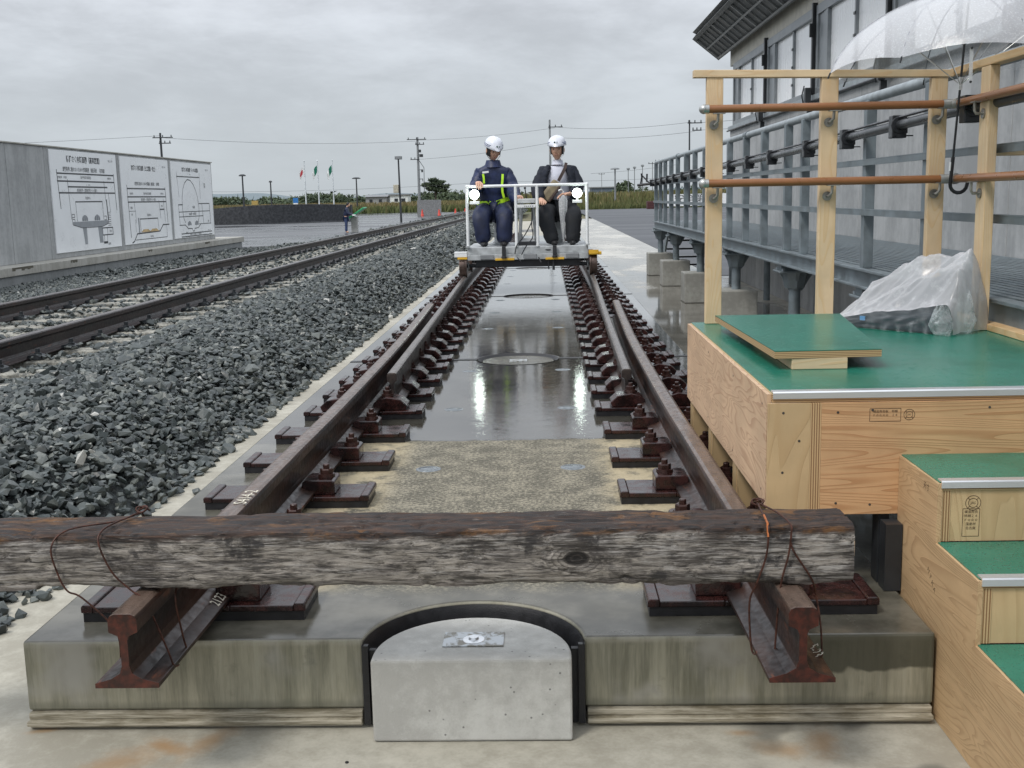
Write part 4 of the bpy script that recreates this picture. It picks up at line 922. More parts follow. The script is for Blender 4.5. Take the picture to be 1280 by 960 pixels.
glass_m = MT('frosted_panel', (.60, .63, .65), .12); c = glass_m.co(); n_ = glass_m.noise(glass_m.map(c, (1, 1, .3)), 3, 5, .6); glass_m.color(glass_m.mixc(glass_m.rng(n_, .3, .7), (.82, .84, .86), (.90, .91, .92))); glass_m.rough(glass_m.rng(n_, .3, .7, .12, .35)); glass_m = glass_m.m
frame_m = plain('door_frame_grey', (.24, .26, .275), .4, .4, .15); frame_d = plain('dark_frame', (.03, .033, .037), .4, .2, .2)
bays = [14.95-2.65*k for k in range(8)]
for i, (yb_, ya_) in enumerate(zip(bays[:-1], bays[1:])):
    w = MB(); w.box(BX-.02, BX+.08, ya_+.09, yb_-.01, 2.915, 3.015).box(BX-.02, BX+.08, ya_+.09, yb_-.01, 2.1105, 2.165).box(BX-.02, BX+.08, ya_+.09, ya_+.16, 2.1655, 2.9145).box(BX-.02, BX+.08, yb_-.50, yb_-.42, 2.1655, 2.9145).box(BX-.01, BX+.07, yb_-.40, yb_-.30, 2.1655, 2.9145).box(BX-.02, BX+.08, yb_-.08, yb_-.01, 2.1655, 2.9145)
    fo = w.build('door_frame', frame_m, t, bevel=.004)
    ym = (ya_+.16+yb_-.50)/2
    for a, b_ in ((ya_+.161, ym-.021), (ym+.021, yb_-.501)):
        q = MB(); q.box(BX+.02, BX+.04, a, b_, 2.166, 2.914); q.build('glass_panel', glass_m, fo)
    q = MB(); q.box(BX-.01, BX+.06, ym-.02, ym+.02, 2.166, 2.914); q.build('mullion', frame_m, fo)
    for z in (2.3, 2.5, 2.7): q = MB(); q.box(BX-.02, BX-.0105, ym-.03, ym+.03, z, z+.025); q.build('catch', frame_d, fo)
    q = MB(); q.box(BX+.0, BX+.04, yb_-.298, yb_-.082, 2.166, 2.914); q.build('side_panel', frame_m, fo)
    q = MB(); q.box(BX-.05, BX+.05, ya_+.02, ya_+.075, 2.1105, 3.05); q.box(BX-.08, BX-.0505, ya_+.01, ya_+.045, 2.70, 2.84); q.build('door_post', frame_d, t, bevel=.004)
    q = MB(); q.box(BX-.12, BX-.06, ya_-.02, ya_+.07, 2.0, 2.18).tube([(BX-.13, ya_, 2.20), (BX-.16, ya_-.03, 2.1), (BX-.13, ya_, 1.98)], .008, 6); q.box(BX-.09, BX-.035, ya_+.01, ya_+.05, 1.9, 2.0); q.build('latch', frame_d, t, bevel=.003)
q = MB(); q.tube([(BX-.06, -4, 2.035), (BX-.06, 15.2, 2.035)], .012, 6); q.build('cable_conduit', frame_d, t)
# sloping canopy: (2.98,3.30) inside edge to (2.60,3.56) outer edge
A_ = Vector((3.0, 0, 3.20)); B_ = Vector((2.60, 0, 3.52)); dv = (B_-A_); nv = Vector((dv.z, 0, -dv.x)).normalized()
if nv.z > 0: nv = -nv                                       # nv points down to the viewer's side
canopy_m = plain('canopy_deck', (.10, .107, .11), .55, .3, .15, 5); rib_m = plain('canopy_rib', (.26, .27, .275), .5, .3, .12)
c_ = thing('ribbed_canopy', 'dark ribbed canopy sloping up and out along the shed eave', 'canopy', (2.8, 6, 3.2))
CY0, CY1 = -3, 15.75
def P3(u, y, d): v = A_+dv*u+nv*d; return (v.x, y, v.z)
q = MB(); q.add([P3(0, CY0, 0), P3(1, CY0, 0), P3(1, CY1, 0), P3(0, CY1, 0), P3(0, CY0, -.06), P3(1, CY0, -.06), P3(1, CY1, -.06), P3(0, CY1, -.06)], [(0,1,2,3),(7,6,5,4),(0,4,5,1),(1,5,6,2),(2,6,7,3),(3,7,4,0)]); q.build('deck', canopy_m, c_)
def rib(u0, u1, y0, y1, d0, d1, nm, mat):
    q = MB(); q.add([P3(u0, y0, d0), P3(u1, y0, d0), P3(u1, y1, d0), P3(u0, y1, d0), P3(u0, y0, d1), P3(u1, y0, d1), P3(u1, y1, d1), P3(u0, y1, d1)], [(0,3,2,1),(4,5,6,7),(0,1,5,4),(1,2,6,5),(2,3,7,6),(3,0,4,7)]); return q.build(nm, mat, c_)
k = 0
for y in np.arange(CY1-.06, CY0, -.33):
    big_ = k % 5 == 0; rib(.06, .90, y-(.022 if big_ else .006), y+(.022 if big_ else .006), .001, .03 if big_ else .018, 'rib', rib_m); k += 1
for u in (.02, .46): rib(u, u+.05, CY0, CY1-.09, .0305, .04, 'purlin', rib_m)
rib(.905, 1.02, CY0, CY1, .0005, .035, 'edge_trim', canopy_m); rib(-.02, .018, CY0, CY1, .0005, .03, 'edge_trim', canopy_m)
q = MB(); q.add([P3(-.02, CY1+.001, .035), P3(1.02, CY1+.001, .035), P3(1.02, CY1+.001, -.08), P3(-.02, CY1+.001, -.08), P3(-.02, CY1+.03, .035), P3(1.02, CY1+.03, .035), P3(1.02, CY1+.03, -.08), P3(-.02, CY1+.03, -.08)], [(0,3,2,1),(4,5,6,7),(0,1,5,4),(1,2,6,5),(2,3,7,6),(3,0,4,7)]); q.build('end_trim', rib_m, c_)
q = MB(); q.add([(BX, CY0, 3.301), (BX+6, CY0, 4.2), (BX+6, CY1, 4.2), (BX, CY1, 3.301), (2.57, CY0, 3.60), (BX+6, CY0, 5), (BX+6, CY1, 5), (2.57, CY1, 3.60)], [(0,3,2,1),(4,5,6,7),(0,1,5,4),(1,2,6,5),(2,3,7,6),(3,0,4,7)]); q.build('roof', canopy_m, t)
# ---------------------------------------------------------------- steel walkway
WKX = 2.0; DZ = .68; YE = 15.75; YS0 = -2.2
t = thing('steel_walkway', 'galvanised steel walkway with a barred railing along the shed wall', 'walkway', (2.5, 7, -.21))
q = MB(); q.box(WKX-.03, WKX+.03, YS0, YE, .57, .67).box(WKX-.06, WKX-.0305, YS0, YE, .66, .676).box(WKX-.06, WKX-.0305, YS0, YE, .565, .58); q.build('edge_beam', steel, t, bevel=.003)
q = MB(); q.box(3.0, 3.06, YS0, YE, .56, .66); q.build('wall_beam', steel, t, bevel=.003)
q = MB()
for k in range(21): q.box(WKX+.045+k*.0505, WKX+.045+k*.0505+.034, YS0, YE, .655, .672)
stuff(q.build('grating', steel, t), 'narrow steel deck bars')
for y in np.arange(YE-.1, YS0, -.9): q = MB(); q.box(WKX+.031, 2.999, y, y+.05, .575, .654); q.build('cross_beam', steel, t)
rp = [15.7, 15.0, 14.3, 13.5, 12.7, 11.8, 10.95, 10.1, 9.2, 8.4, 7.5, 6.65, 5.75, 5.2, 3.65, 2.62, 1.2, .2, -.9]
for i, y in enumerate(rp):
    w = .055 if y in (2.62, 13.5) else .03
    q = MB(); q.box(WKX-.035, WKX+.02, y-w, y+w, .6765, 1.585); q.build('railing_post', steel, t, bevel=.003)
q = MB(); q.tube([(WKX, YE, 1.60), (WKX, YS0, 1.60)], .028, 12); q.build('top_rail', steel_light, t, smooth=True)
for z in (.98, 1.25): q = MB(); q.box(WKX-.048, WKX-.0355, YS0, YE, z-.014, z+.014).box(WKX-.048, WKX-.005, YS0, YE, z+.0145, z+.020); q.build('middle_rail', steel, t)
# lettering-free sockets at rail joints
for y in (2.62, 7.5, 12.7): q = MB(); q.tube([(WKX, y-.07, 1.60), (WKX, y+.07, 1.60)], .034, 12); q.build('rail_socket', steel, t, smooth=True)
cols = [16.0-.05, 13.75, 11.15, 8.55, 5.9, 3.7, 1.2]
for i, y in enumerate(cols):
    x = 2.09
    s_ = thing('walkway_column', ['column at the far tip of the walkway', 'second round steel column from the walkway tip', 'third round steel column from the walkway tip', 'column on the block just right of the first timber post',
        'steel column between the first two timber posts', 'steel column head half hidden behind the wrapped bundle', 'steel column hidden behind the timber platform'][i], 'column', (x, y, -.21), 'steel columns carrying the walkway')
    q = MB(); q.tube([(x, y, .10 if i < 4 else -.21), (x, y, .50)], .045, 14); q.build('shaft', steel, s_, smooth=True)
    q = MB(); hh = [(-.12, .50), (.14, .50), (.055, .36), (-.045, .36)]; q.prism([(x+a, b_) for a, b_ in hh], 'y', y-.012, y+.012); q.prism([(y+a, b_) for a, b_ in hh], 'x', x-.011, x+.011)
    q.lathe([(.075, .02), (.105, .14), (.105, .145)], (x, y, .36), 8); q.build('bracket', steel, s_)
    q = MB(); q.box(x-.14, x+.16, y-.14, y+.14, .5005, .515); q.box(x-.12, x+.14, y-.07, y+.07, .5155, .563); q.build('cap_plate', steel, s_, bevel=.003)
    for dx in (-.11, .12):
        for dy in (-.11, .11): q = MB(); q.lathe([(0, .018), (.014, .018), (.014, 0)], (x+dx, y+dy, .5155), 6); q.build('bolt', steel_light, s_)
    if i < 5:
        b4 = thing('footing_block', ['concrete footing block under the far tip of the walkway', 'second concrete footing block from the walkway tip', 'third concrete footing block, its side beside the first timber post', 'concrete footing block right of the first timber post', 'footing block hidden by the green platform'][i], 'concrete block', (x, y, -.21), 'concrete footing blocks of the walkway')
        q = MB(); q.box(1.875, 2.27, y-.2, y+.2, -.2095, .155); q.build('block', grey_block, b4, bevel=.012)
    for dx in (0,): q = MB(); q.tube([(2.9, y, -.21), (2.9, y, .56)], .04, 10); q.build('inner_post', steel, s_, smooth=True)
# black pipe with its clamps
t = thing('black_pipe', 'black pipe running in clamps along the walkway railing', 'pipe', (1.93, 7, 1.3))
def pz(y): return float(np.interp(y, [-2, 2, 5.5, 15.8], [1.44, 1.425, 1.372, 1.285]))
q = MB(); q.tube([(1.925, y, pz(y)) for y in np.arange(-2, 16.2, .6)], .024, 12); q.build('pipe', pipe_m, t, smooth=True)
q = MB(); q.tube([(1.915, y, pz(y)+.034) for y in np.arange(-2, 16.2, .6)], .007, 6); q.build('cable', black_pl, t, smooth=True)
for y in (-.2, .8, 1.97, 2.92, 3.85, 4.8, 6.0, 6.95, 7.9, 8.8, 9.7, 10.6, 11.5, 12.4, 13.2, 14.0, 14.8, 15.6):
    z = pz(y); q = MB(); q.box(1.885, 1.955, y-.032, y+.032, z-.062, z+.046); q.box(1.9555, 1.964, y-.02, y+.02, z-.04, z+.03); q.tube([(1.92, y-.036, z), (1.92, y-.028, z)], .042, 14)
    cl = q.build('clamp', black_pl, t, bevel=.004); q = MB()
    for dz in (-.05, .034): q.box(1.955, 2.0, y+.01, y+.018, z+dz-.003, z+dz+.003); q.box(1.93, 1.955, y+.032, y+.085, z+dz-.004, z+dz+.004)
    q.build('clamp_bolt', frame_d, cl)
q = MB(); q.tube([(1.92, 15.9, 1.27), (1.72, 16.0, 1.25)], .022, 8).tube([(1.77, 16.0, 1.26), (1.79, 16.0, 1.38), (1.785, 16.0, 1.44)], .014, 6).tube([(1.80, 16.0, 1.40), (1.90, 15.95, 1.29)], .012, 6).tube([(1.87, 16.0, 1.3), (1.875, 16.0, 1.43)], .014, 6); q.build('end_bracket', black_pl, t, smooth=True)
# steps at the far end
t = thing('end_steps', 'dark steel steps going down under the far end of the walkway', 'steps', (2.6, 16.5, -.21))
for k in range(5): q = MB(); y = 15.9+.26*k; z = .47-.15*k; q.box(2.25, 3.0, y, y+.24, z, z+.03); q.build('tread', frame_d, t)
for x in (2.21, 3.01): q = MB(); q.prism([(15.8, .60), (15.95, .66), (17.3, -.15), (17.2, -.21), (17.0, -.21)], 'x', x, x+.03); q.build('stringer', steel, t)
# ---------------------------------------------------------------- timber platform
def plywood(name, base, grain, axis, sc=1.0, along=.9, rings_n=15, dist=.55):
    """axis: 0 grain along x, 1 along y, 2 along z"""
    m = MT(name, base, .55); c = m.co()
    st = [6.5, 6.5, 6.5]; st[axis] = along; v = m.map(c, tuple(q*sc for q in st))
    n = N(m.t, 'ShaderNodeTexNoise'); n.inputs['Scale'].default_value = 1.1; n.inputs['Detail'].default_value = 1.5; n.inputs['Distortion'].default_value = dist; m.t.links.new(v, n.inputs['Vector'])
    rings = m.math('FRACT', m.math('MULTIPLY', n.outputs[0], rings_n))
    g = m.rng(rings, .45, .97, 0, 1); g = m.math('MULTIPLY', g, m.rng(rings, 1.0, .97, 0, 1))
    fib = m.noise(m.map(c, tuple(q*16 for q in st)), 1, 3, .7); blot = m.noise(c, 5, 4)
    col = m.mixc(m.rng(blot, .3, .7), tuple(q*.82 for q in base), base); col = m.mixc(m.math('MULTIPLY', g, .75), col, grain); col = m.mixc(m.rng(fib, .5, .8, 0, .35), col, grain)
    kv = N(m.t, 'ShaderNodeTexVoronoi'); kv.inputs['Scale'].default_value = 1; m.t.links.new(m.map(c, tuple(q*.55 for q in st)), kv.inputs['Vector'])
    col = m.mixc(m.math('MULTIPLY', m.rng(kv.outputs['Distance'], .045, .09, 1, 0), .8), col, (.10, .05, .025))
    m.color(col); m.bump(m.math('ADD', g, m.math('MULTIPLY', fib, .5)), .0008, .5); return m.m
ply_front = plywood('plywood_warm', (.62, .38, .195), (.42, .215, .095), 0, 1.5, .35, 24, .25)
ply_front2 = plywood('plywood_riser', (.61, .44, .24), (.48, .33, .17), 2, .8)
ply_side = plywood('plywood_pink', (.68, .475, .305), (.44, .265, .165), 1, 1.5, .9, 22)
ply_stair = plywood('plywood_stair', (.60, .41, .225), (.42, .265, .14), 1, 1.7, .7, 24)
ply_edge = MT('plywood_edge', (.45, .3, .16), .6); m = ply_edge; c = m.co(rnd=False); s_ = m.sep(c)
w_ = m.math('FRACT', m.math('MULTIPLY', s_[2], 190)); m.color(m.mixc(m.rng(w_, .35, .6), (.24, .13, .055), (.56, .39, .21))); ply_edge = m.m
m = MT('plywood_edge_upright', (.45, .3, .16), .6); c = m.co(rnd=False); s_ = m.sep(c); w_ = m.math('FRACT', m.math('MULTIPLY', s_[0], 150)); m.color(m.mixc(m.rng(w_, .35, .6), (.24, .13, .055), (.56, .39, .21))); ply_edge_x = m.m
pine_m = plywood('pine_timber', (.75, .57, .36), (.66, .46, .25), 2, 1.1); pine_x = plywood('pine_timber_rail', (.75, .58, .37), (.66, .46, .26), 0, 1.1); pine_y = plywood('pine_timber_along', (.70, .50, .28), (.60, .38, .18), 1, 1.1)
m = MT('green_coating', (.012, .17, .115), .3); c = m.world(); a = m.noise(c, 4, 4, .6); b_ = m.noise(m.map(c, (1, 1, 1)), 85, 3, .6); d_ = m.noise(c, 26, 4, .7)
gc = m.mixc(m.rng(a, .35, .65), (.011, .150, .098), (.018, .19, .132)); sc_ = m.noise(m.map(c, (2, 9, 2)), 5, 6, .75, 1.2); gc = m.mixc(m.math('MULTIPLY', m.rng(sc_, .60, .70), .55), gc, (.008, .075, .055)); gc = m.mixc(m.math('MULTIPLY', m.rng(d_, .60, .70), .35), gc, (.07, .26, .20)); sp_ = m.noise(c, 150, 2, .5); gc = m.mixc(m.math('MULTIPLY', m.rng(sp_, .58, .68), m.rng(d_, .35, .6, .15, .55)), gc, (.006, .06, .045)); m.color(gc); dr = m.rng(m.math('ADD', m.math('MULTIPLY', b_, .6), m.math('MULTIPLY', d_, .4)), .56, .66)
m.rough(m.rng(dr, 0, 1, .27, .10, False)); m.bump(dr, .0012, .7); m.bump(b_, .0007, .4); green_coat = m.m
plat = thing('timber_platform', 'plywood platform with a green coated deck and a metal nosing', 'platform', (1.4, 1.2, 0))
X0, X1, Y0, Y1, ZT = .825, 1.945, .375, 2.155, .553
q = MB(); q.box(X0+.004, X1, Y0+.012, Y1, ZT-.002, ZT+.0015); q.build('green_deck', green_coat, plat)
q = MB(); q.box(X0, X1+.2, Y0+.001, Y1, ZT-.026, ZT-.0022); q.build('deck_board', ply_edge, plat)
q = MB(); q.prism([(Y0-.006, ZT+.0025), (Y0-.002, ZT+.006), (Y0+.028, ZT+.0065), (Y0+.028, ZT+.0018), (Y0-.0005, ZT+.0015), (Y0-.0005, ZT-.014), (Y0-.006, ZT-.014)], 'x', X0+.002, X1+.2); q.build('metal_nosing', alu, plat)
q = MB(); q.box(X0-.0125, X0-.0005, Y0+.01, Y1, ZT-.325, ZT-.003); q.build('side_board', ply_side, plat)
q = MB(); q.box(X0-.0125, X0+.105, Y0-.010, Y0+.0005, .006, ZT-.0265); q.build('front_leg', ply_front2, plat)
q = MB(); q.box(X0+.1055, X0+.135, Y0-.010, Y0+.0005, ZT-.36, ZT-.0265); q.build('stud_edge', ply_edge_x, plat)
q = MB(); q.box(X0+.1355, X1+.2, Y0-.012, Y0+.0005, ZT-.345, ZT-.0265); fb2 = q.build('front_board', ply_front, plat)
for y in (.92, 1.49, 2.04):
    q = MB(); q.box(X0+.002, X0+.10, y, y+.024, .004, ZT-.03); q.build('leg', ply_front2, plat)
    q = MB(); q.box(X0+.0, X0+.0245, y+.0245, y+.10, .004, ZT-.03); q.build('leg', ply_front2, plat)
for x in (1.16,): q = MB(); q.box(x-.03, x-.0, Y0+.003, Y0+.06, .002, ZT-.03); q.build('leg', frame_d, plat)
q = MB(); q.box(1.05, 1.11, .95, 1.01, .004, ZT-.03); q.build('leg', frame_d, plat)
q = MB(); q.box(.955, 1.045, .30, .36, .105, .150); q.build('spacer_block', pine_m, plat, bevel=.002)
q = MB(); q.box(X1-.03, X1+.03, .0, Y1+.02, ZT+.0025, ZT+.028); q.build('kerb_timber', pine_y, plat, bevel=.002)
screw_m = plain('screw_head', (.10, .09, .08), .4, .6, .2, 40)
for x, z in ((X0+.03, .50), (X0+.03, .33), (X0+.075, .42), (X0+.18, .50), (X0+.18, .24), (1.10, .235), (1.10, .505), (1.42, .508), (1.75, .505)):
    q = MB(); q.lathe([(0, -.0008), (.0035, -.0006), (.0038, .0)], (x, Y0-(.0102 if x < X0+.11 else .0122), z), 10, axis='y'); q.build('screw', screw_m, plat)
for y in (.45, .95, 1.52, 2.07):
    for z in (ZT-.04, ZT-.29): q = MB(); q.lathe([(0, -.0008), (.0035, -.0006), (.0038, .0)], (X0-.0126, y, z), 10, axis='x'); q.build('screw', screw_m, plat)
# mill stamps on the plywood
stampk = plain('stamp_ink', (.085, .05, .025), .7, 0, .3, 60)
def stamp(parent, org, ex, ey, w, h, circle, rows, size, first='F☆☆☆☆', ang=False):
    ex, ey = Vector(ex), Vector(ey); nn = ex.cross(ey); org = Vector(org)+nn*.0004; q = MB(); R3 = Matrix((ex, ey, nn)).transposed()
    def seg(a, b_, t_=.0007):
        a = org+ex*a[0]+ey*a[1]; b_ = org+ex*b_[0]+ey*b_[1]; d = (b_-a).normalized(); n = d.cross(nn)*t_; q.add([a+n, b_+n, b_-n, a-n], [(0, 1, 2, 3)])
    cs = [(-w/2, -h/2), (w/2, -h/2), (w/2, h/2), (-w/2, h/2)]
    for i in range(4): seg(cs[i], cs[(i+1) % 4])
    for j, s in enumerate(rows): merge_text(q, text_mesh(s, size, R3, org+ey*(h/2-size*(1.0+1.25*j)), 0, 1))
    cx, cy, cr_ = circle
    for rr in (cr_, cr_*.62):
        for k in range(20): a0, a1 = 2*math.pi*k/20, 2*math.pi*(k+1)/20; seg((cx+rr*math.cos(a0), cy+rr*math.sin(a0)), (cx+rr*math.cos(a1), cy+rr*math.sin(a1)))
    for k in range(4): a0 = math.pi*(k/2+.25); seg((cx+cr_*.62*math.cos(a0), cy+cr_*.62*math.sin(a0)), (cx+cr_*math.cos(a0), cy+cr_*math.sin(a0)))
    merge_text(q, text_mesh('JAS', cr_*.5, R3, org+ex*cx+ey*cy, 0, 1)); q.build('mill_stamp', stampk, parent)['kind'] = 'stuff'
stamp(fb2, (1.135, Y0-.0122, ZT-.062), (1, 0, 0), (0, 0, 1), .085, .036, (.066, 0, .015), ['構造用合板　特類', 'Ｆ☆☆☆☆　２４'], .0085)
# stairs: three treads going down toward the viewer
st = thing('timber_stairs', 'plywood stairs with green treads leading up to the platform', 'stairs', (1.5, .1, -.235))
SX = 1.19; z1, z2, z3 = .377, .221, .065
yv = [.36, .052, .052, -.232, -.232, -.50, -.50, .36]; 
q = MB(); q.prism([(.362, z1-.002), (.050, z1-.002), (.050, z2-.002), (-.234, z2-.002), (-.234, z3-.002), (-.52, z3-.002), (-.52, -.234), (.362, -.234)], 'x', SX-.012, SX); q.build('stringer', ply_stair, st)
for i, (ya_, yb_, z) in enumerate(((.052, .3625, z1), (-.232, .05, z2), (-.515, -.234, z3))):
    q = MB(); q.box(SX-.006, 2.2, ya_+.006, yb_, z-.0015, z+.0012); q.build('tread_coating', green_coat, st)
    q = MB(); q.box(SX+.0005, 2.2, ya_-.001, yb_-.002, z-.020, z-.0018); q.build('tread_board', ply_edge, st)
    q = MB(); q.prism([(ya_-.0065, z-.013), (ya_-.0065, z+.0025), (ya_-.003, z+.0055), (ya_+.024, z+.006), (ya_+.024, z+.0016), (ya_-.0015, z+.0012), (ya_-.0015, z-.013)], 'x', SX-.004, 2.2); q.build('metal_nosing', alu, st)
    q = MB(); q.box(SX+.0005, SX+.022, ya_+.001, ya_+.013, z-.1535 if i < 2 else -.234, z-.0205); q.build('stud_edge', ply_edge_x, st)
    q = MB(); q.box(SX+.0225, 2.2, ya_+.003, ya_+.015, z-.1535 if i < 2 else -.234, z-.0205); r1_ = q.build('riser', ply_front2, st)
    if i == 0: stamp(r1_, (SX+.075, ya_+.0028, z-.105), (1, 0, 0), (0, 0, 1), .042, .072, (.004, .051, .019), ['構造用合', '特類２４', 'Ｆ☆☆☆', '国産材', '名古屋'], .0085)
q = MB(); merge_text(q, text_mesh('天寸', .022, rotm((0, -1, 0), (0, 0, 1), (-1, 0, 0)), (SX-.0124, .135, .345), 0, 1)); merge_text(q, text_mesh('ＨＴＫＡ', .02, rotm((0, -.8, -.6), (0, -.6, .8), (-1, 0, 0)), (SX-.0124, .07, .115), 0, 1)); q.build('pencil_mark', stampk, st)
q = MB(); q.box(1.13, 1.1755, Y0-.07, Y0-.014, .002, ZT-.36); q.build('black_leg', frame_d, plat)
# ---------------------------------------------------------------- railing of the platform
rl = thing('timber_railing', 'new pine railing on four posts round the back of the platform', 'railing', (1.4, 2.13, ZT))
def vpost(x, y, w, d, z1): q = MB(); q.box(x-w/2, x+w/2, y-d/2, y+d/2, ZT+.002, z1); q.build('post', pine_m, rl, bevel=.003)
vpost(.913, 2.10, .068, .038, 1.578); vpost(1.385, 2.10, .070, .038, 1.568); vpost(1.832, 2.10, .066, .038, 1.555); vpost(1.905, 1.74, .038, .089, 1.560)
q = MB(); q.add([(.825, 2.075, 1.6085), (1.885, 2.075, 1.584), (1.885, 2.125, 1.584), (.825, 2.125, 1.6085), (.825, 2.075, 1.5785), (1.885, 2.075, 1.5555), (1.885, 2.125, 1.5555), (.825, 2.125, 1.5785)], [(0,1,2,3),(7,6,5,4),(0,4,5,1),(1,5,6,2),(2,6,7,3),(3,7,4,0)]); q.build('top_rail', pine_x, rl, bevel=.002)
q = MB(); q.box(1.8855, 1.935, .2, 2.125, 1.561, 1.591); q.build('top_rail', pine_y, rl, bevel=.002)
q = MB(); q.box(1.925, 3.0, 1.78, 1.80, 1.225, 1.258); q.build('middle_rail', pine_x, rl, bevel=.002)
brown_m = plain('brown_handrail', (.27, .115, .045), .3, 0, .05, 18, rvar=.03)
def handrail(z, label):
    h = thing('brown_handrail', label, 'handrail', (1.3, 2.03, z), 'brown round handrails on the timber posts')
    yy = 2.04
    q = MB(); q.tube([(.875, yy, z), (1.832, yy, z-.003)], .0165, 16); q.build('rail', brown_m, h, smooth=True)
    q = MB(); q.ball((.862, yy, z), (.021, .020, .020), 14, 10); q.tube([(.862, yy, z), (.882, yy, z)], .0188, 14); q.build('end_cap', alu_d, h, smooth=True)
    q = MB(); q.tube([(1.832, yy, z-.003), (1.872, yy, z-.003), (1.884, yy-.012, z-.003), (1.886, yy-.05, z-.003)], .0195, 14); q.tube([(1.880, yy-.02, z-.003), (1.886, yy-.035, z-.003)], .023, 14); q.build('elbow', alu_d, h, smooth=True)
    q = MB(); q.tube([(1.884, yy-.045, z-.003), (1.855, .2, z)], .0165, 16); q.build('rail', brown_m, h, smooth=True)
    for x, y, ax in ((.913, 2.081, 0), (1.385, 2.081, 0), (1.826, 2.081, 0), (1.886, 1.74, 1)):
        q = MB()
        if ax == 0:
            q.tube([(x-.004, y, z-.062), (x-.004, y-.006, z-.062)], .019, 16); q.tube([(x-.004, y-.004, z-.062), (x-.004, y-.034, z-.062), (x+.006, y-.041, z-.05), (x+.008, y-.041, z-.018)], .0058, 8); q.box(x-.014, x+.036, y-.053, y-.029, z-.0205, z-.0165)
        else:
            q.tube([(x, y, z-.062), (x-.006, y, z-.062)], .019, 16); q.tube([(x-.004, y, z-.062), (x-.03, y, z-.062), (x-.036, y, z-.05), (x-.036, y, z-.018)], .0058, 8); q.box(x-.045, x-.02, y-.025, y+.025, z-.0205, z-.0165)
        q.build('wall_bracket', bracket_m, h, smooth=True)
handrail(1.447, 'upper brown round handrail across the timber posts'); handrail(1.146, 'lower brown round handrail across the timber posts, umbrella hooked on it')
# loose step on the deck
ls = thing('loose_step', 'small green coated plywood board resting on a wood block on the deck', 'step board', (1.02, 1.0, ZT), None)
fz = ZT+.038; quadp = [(.914, .785), (1.248, .795), (1.385, 1.84), (.887, 1.86)]
q = MB(); q.prism(quadp, 'z', fz, fz+.022); q.build('board', ply_edge, ls)
q = MB(); q.prism([(x, y) for x, y in quadp], 'z', fz+.0222, fz+.0245); q.build('green_top', green_coat, ls)
q = MB(); q.box(.968, 1.142, .79, 1.45, ZT+.002, fz-.0005); q.build('wood_block', pine_x, ls, bevel=.002)
# ---------------------------------------------------------------- bundle wrapped in clear plastic
bd = thing('wrapped_bundle', 'dark folded equipment wrapped in crumpled clear plastic on the green deck', 'wrapped bundle', (1.65, 1.85, ZT))
O2 = Vector((1.355, 1.975, ZT)); ea = Vector((.65, -.76, 0)).normalized(); eb = Vector((.76, .65, 0)).normalized(); LA, LB = .56, .21
def ridge(u): return float(np.interp(u, [-.1, 0, .08, .16, .23, .31, .48, .74, .90, 1.0, 1.1], [.02, .05, .085, .125, .185, .208, .218, .246, .280, .292, .27]))
def prof(a, b_):
    u, v = a/LA, b_/LB; f = .028+.072*max(0, min(1, u))
    k = max(0, min(1, v/.72)); k = k*k*(3-2*k)*.45+k*.55
    return f+(max(ridge(u), f)-f)*k-.06*max(0, (v-.82)/.2)
q = MB(); na, nb = 16, 8; vs = []
for j in range(nb+1):
    for i in range(na+1):
        a, b_ = .06+(LA-.13)*i/na, .006+(LB-.03)*j/nb; p = O2+ea*a+eb*b_; p.z += max(.022, prof(a, b_)*.90-.010); vs.append(p)
for j in range(nb+1):
    for i in range(na+1): p = vs[j*(na+1)+i].copy(); p.z = ZT+.004; vs.append(p)
n = (na+1)*(nb+1); fs = [(j*(na+1)+i, j*(na+1)+i+1, (j+1)*(na+1)+i+1, (j+1)*(na+1)+i) for j in range(nb) for i in range(na)]; fs += [tuple(reversed([k+n for k in f])) for f in fs]
for i in range(na): fs += [(i, i+n, i+1+n, i+1), (nb*(na+1)+i+1, nb*(na+1)+i+1+n, nb*(na+1)+i+n, nb*(na+1)+i)]
for j in range(nb): fs += [((j+1)*(na+1), (j+1)*(na+1)+n, j*(na+1)+n, j*(na+1)), (j*(na+1)+na, j*(na+1)+na+n, (j+1)*(na+1)+na+n, (j+1)*(na+1)+na)]
q.add(vs, fs); q.build('folded_equipment', plain('dark_padding', (.020, .030, .042), .5, 0, .3, 9), bd, bevel=.006)
q = MB(); p = O2+ea*.19+eb*(-.0075); p.z = ZT+.044; q.obox(p, (.024, .003, .017), Matrix((ea, eb, Vector((0, 0, 1)))).transposed()); q.build('blue_label', plain('label_blue', (.12, .32, .60), .4), bd)
def crease(x, y, z=0):                                  # long soft folds with sharp crests
    r_ = 0
    for f, w_, a_ in ((5, .0, .030), (11, 3.3, .018), (23, 7.7, .009)):
        v = noise.noise(Vector((x*f*.55+w_, y*f*1.7, z*f+w_))); r_ += a_*(1-abs(v)*2.6)
    return r_
na, nb = 130, 70; vs = []
for j in range(nb+1):
    for i in range(na+1):
        s, tt = i/na, j/nb; a = -.035+(LA+.06)*s; b_ = -.004+(LB+.045)*tt
        e = min(1, min(s*1.3, (1-s)*16), (1-tt)*6); e = math.sqrt(max(0, 1-(1-e)**2))
        p = O2+ea*a+eb*b_; h = prof(a, b_)+.006; cr_ = crease(a, b_-a*.45)
        p += eb*.012*noise.noise(Vector((a*16, b_*10, 1.7)))*(1-tt); p.z = ZT+.006+max(0, h*e+cr_*min(1, e+.15)*min(1, h/.10)*min(1, .25+tt*3)); vs.append(p)
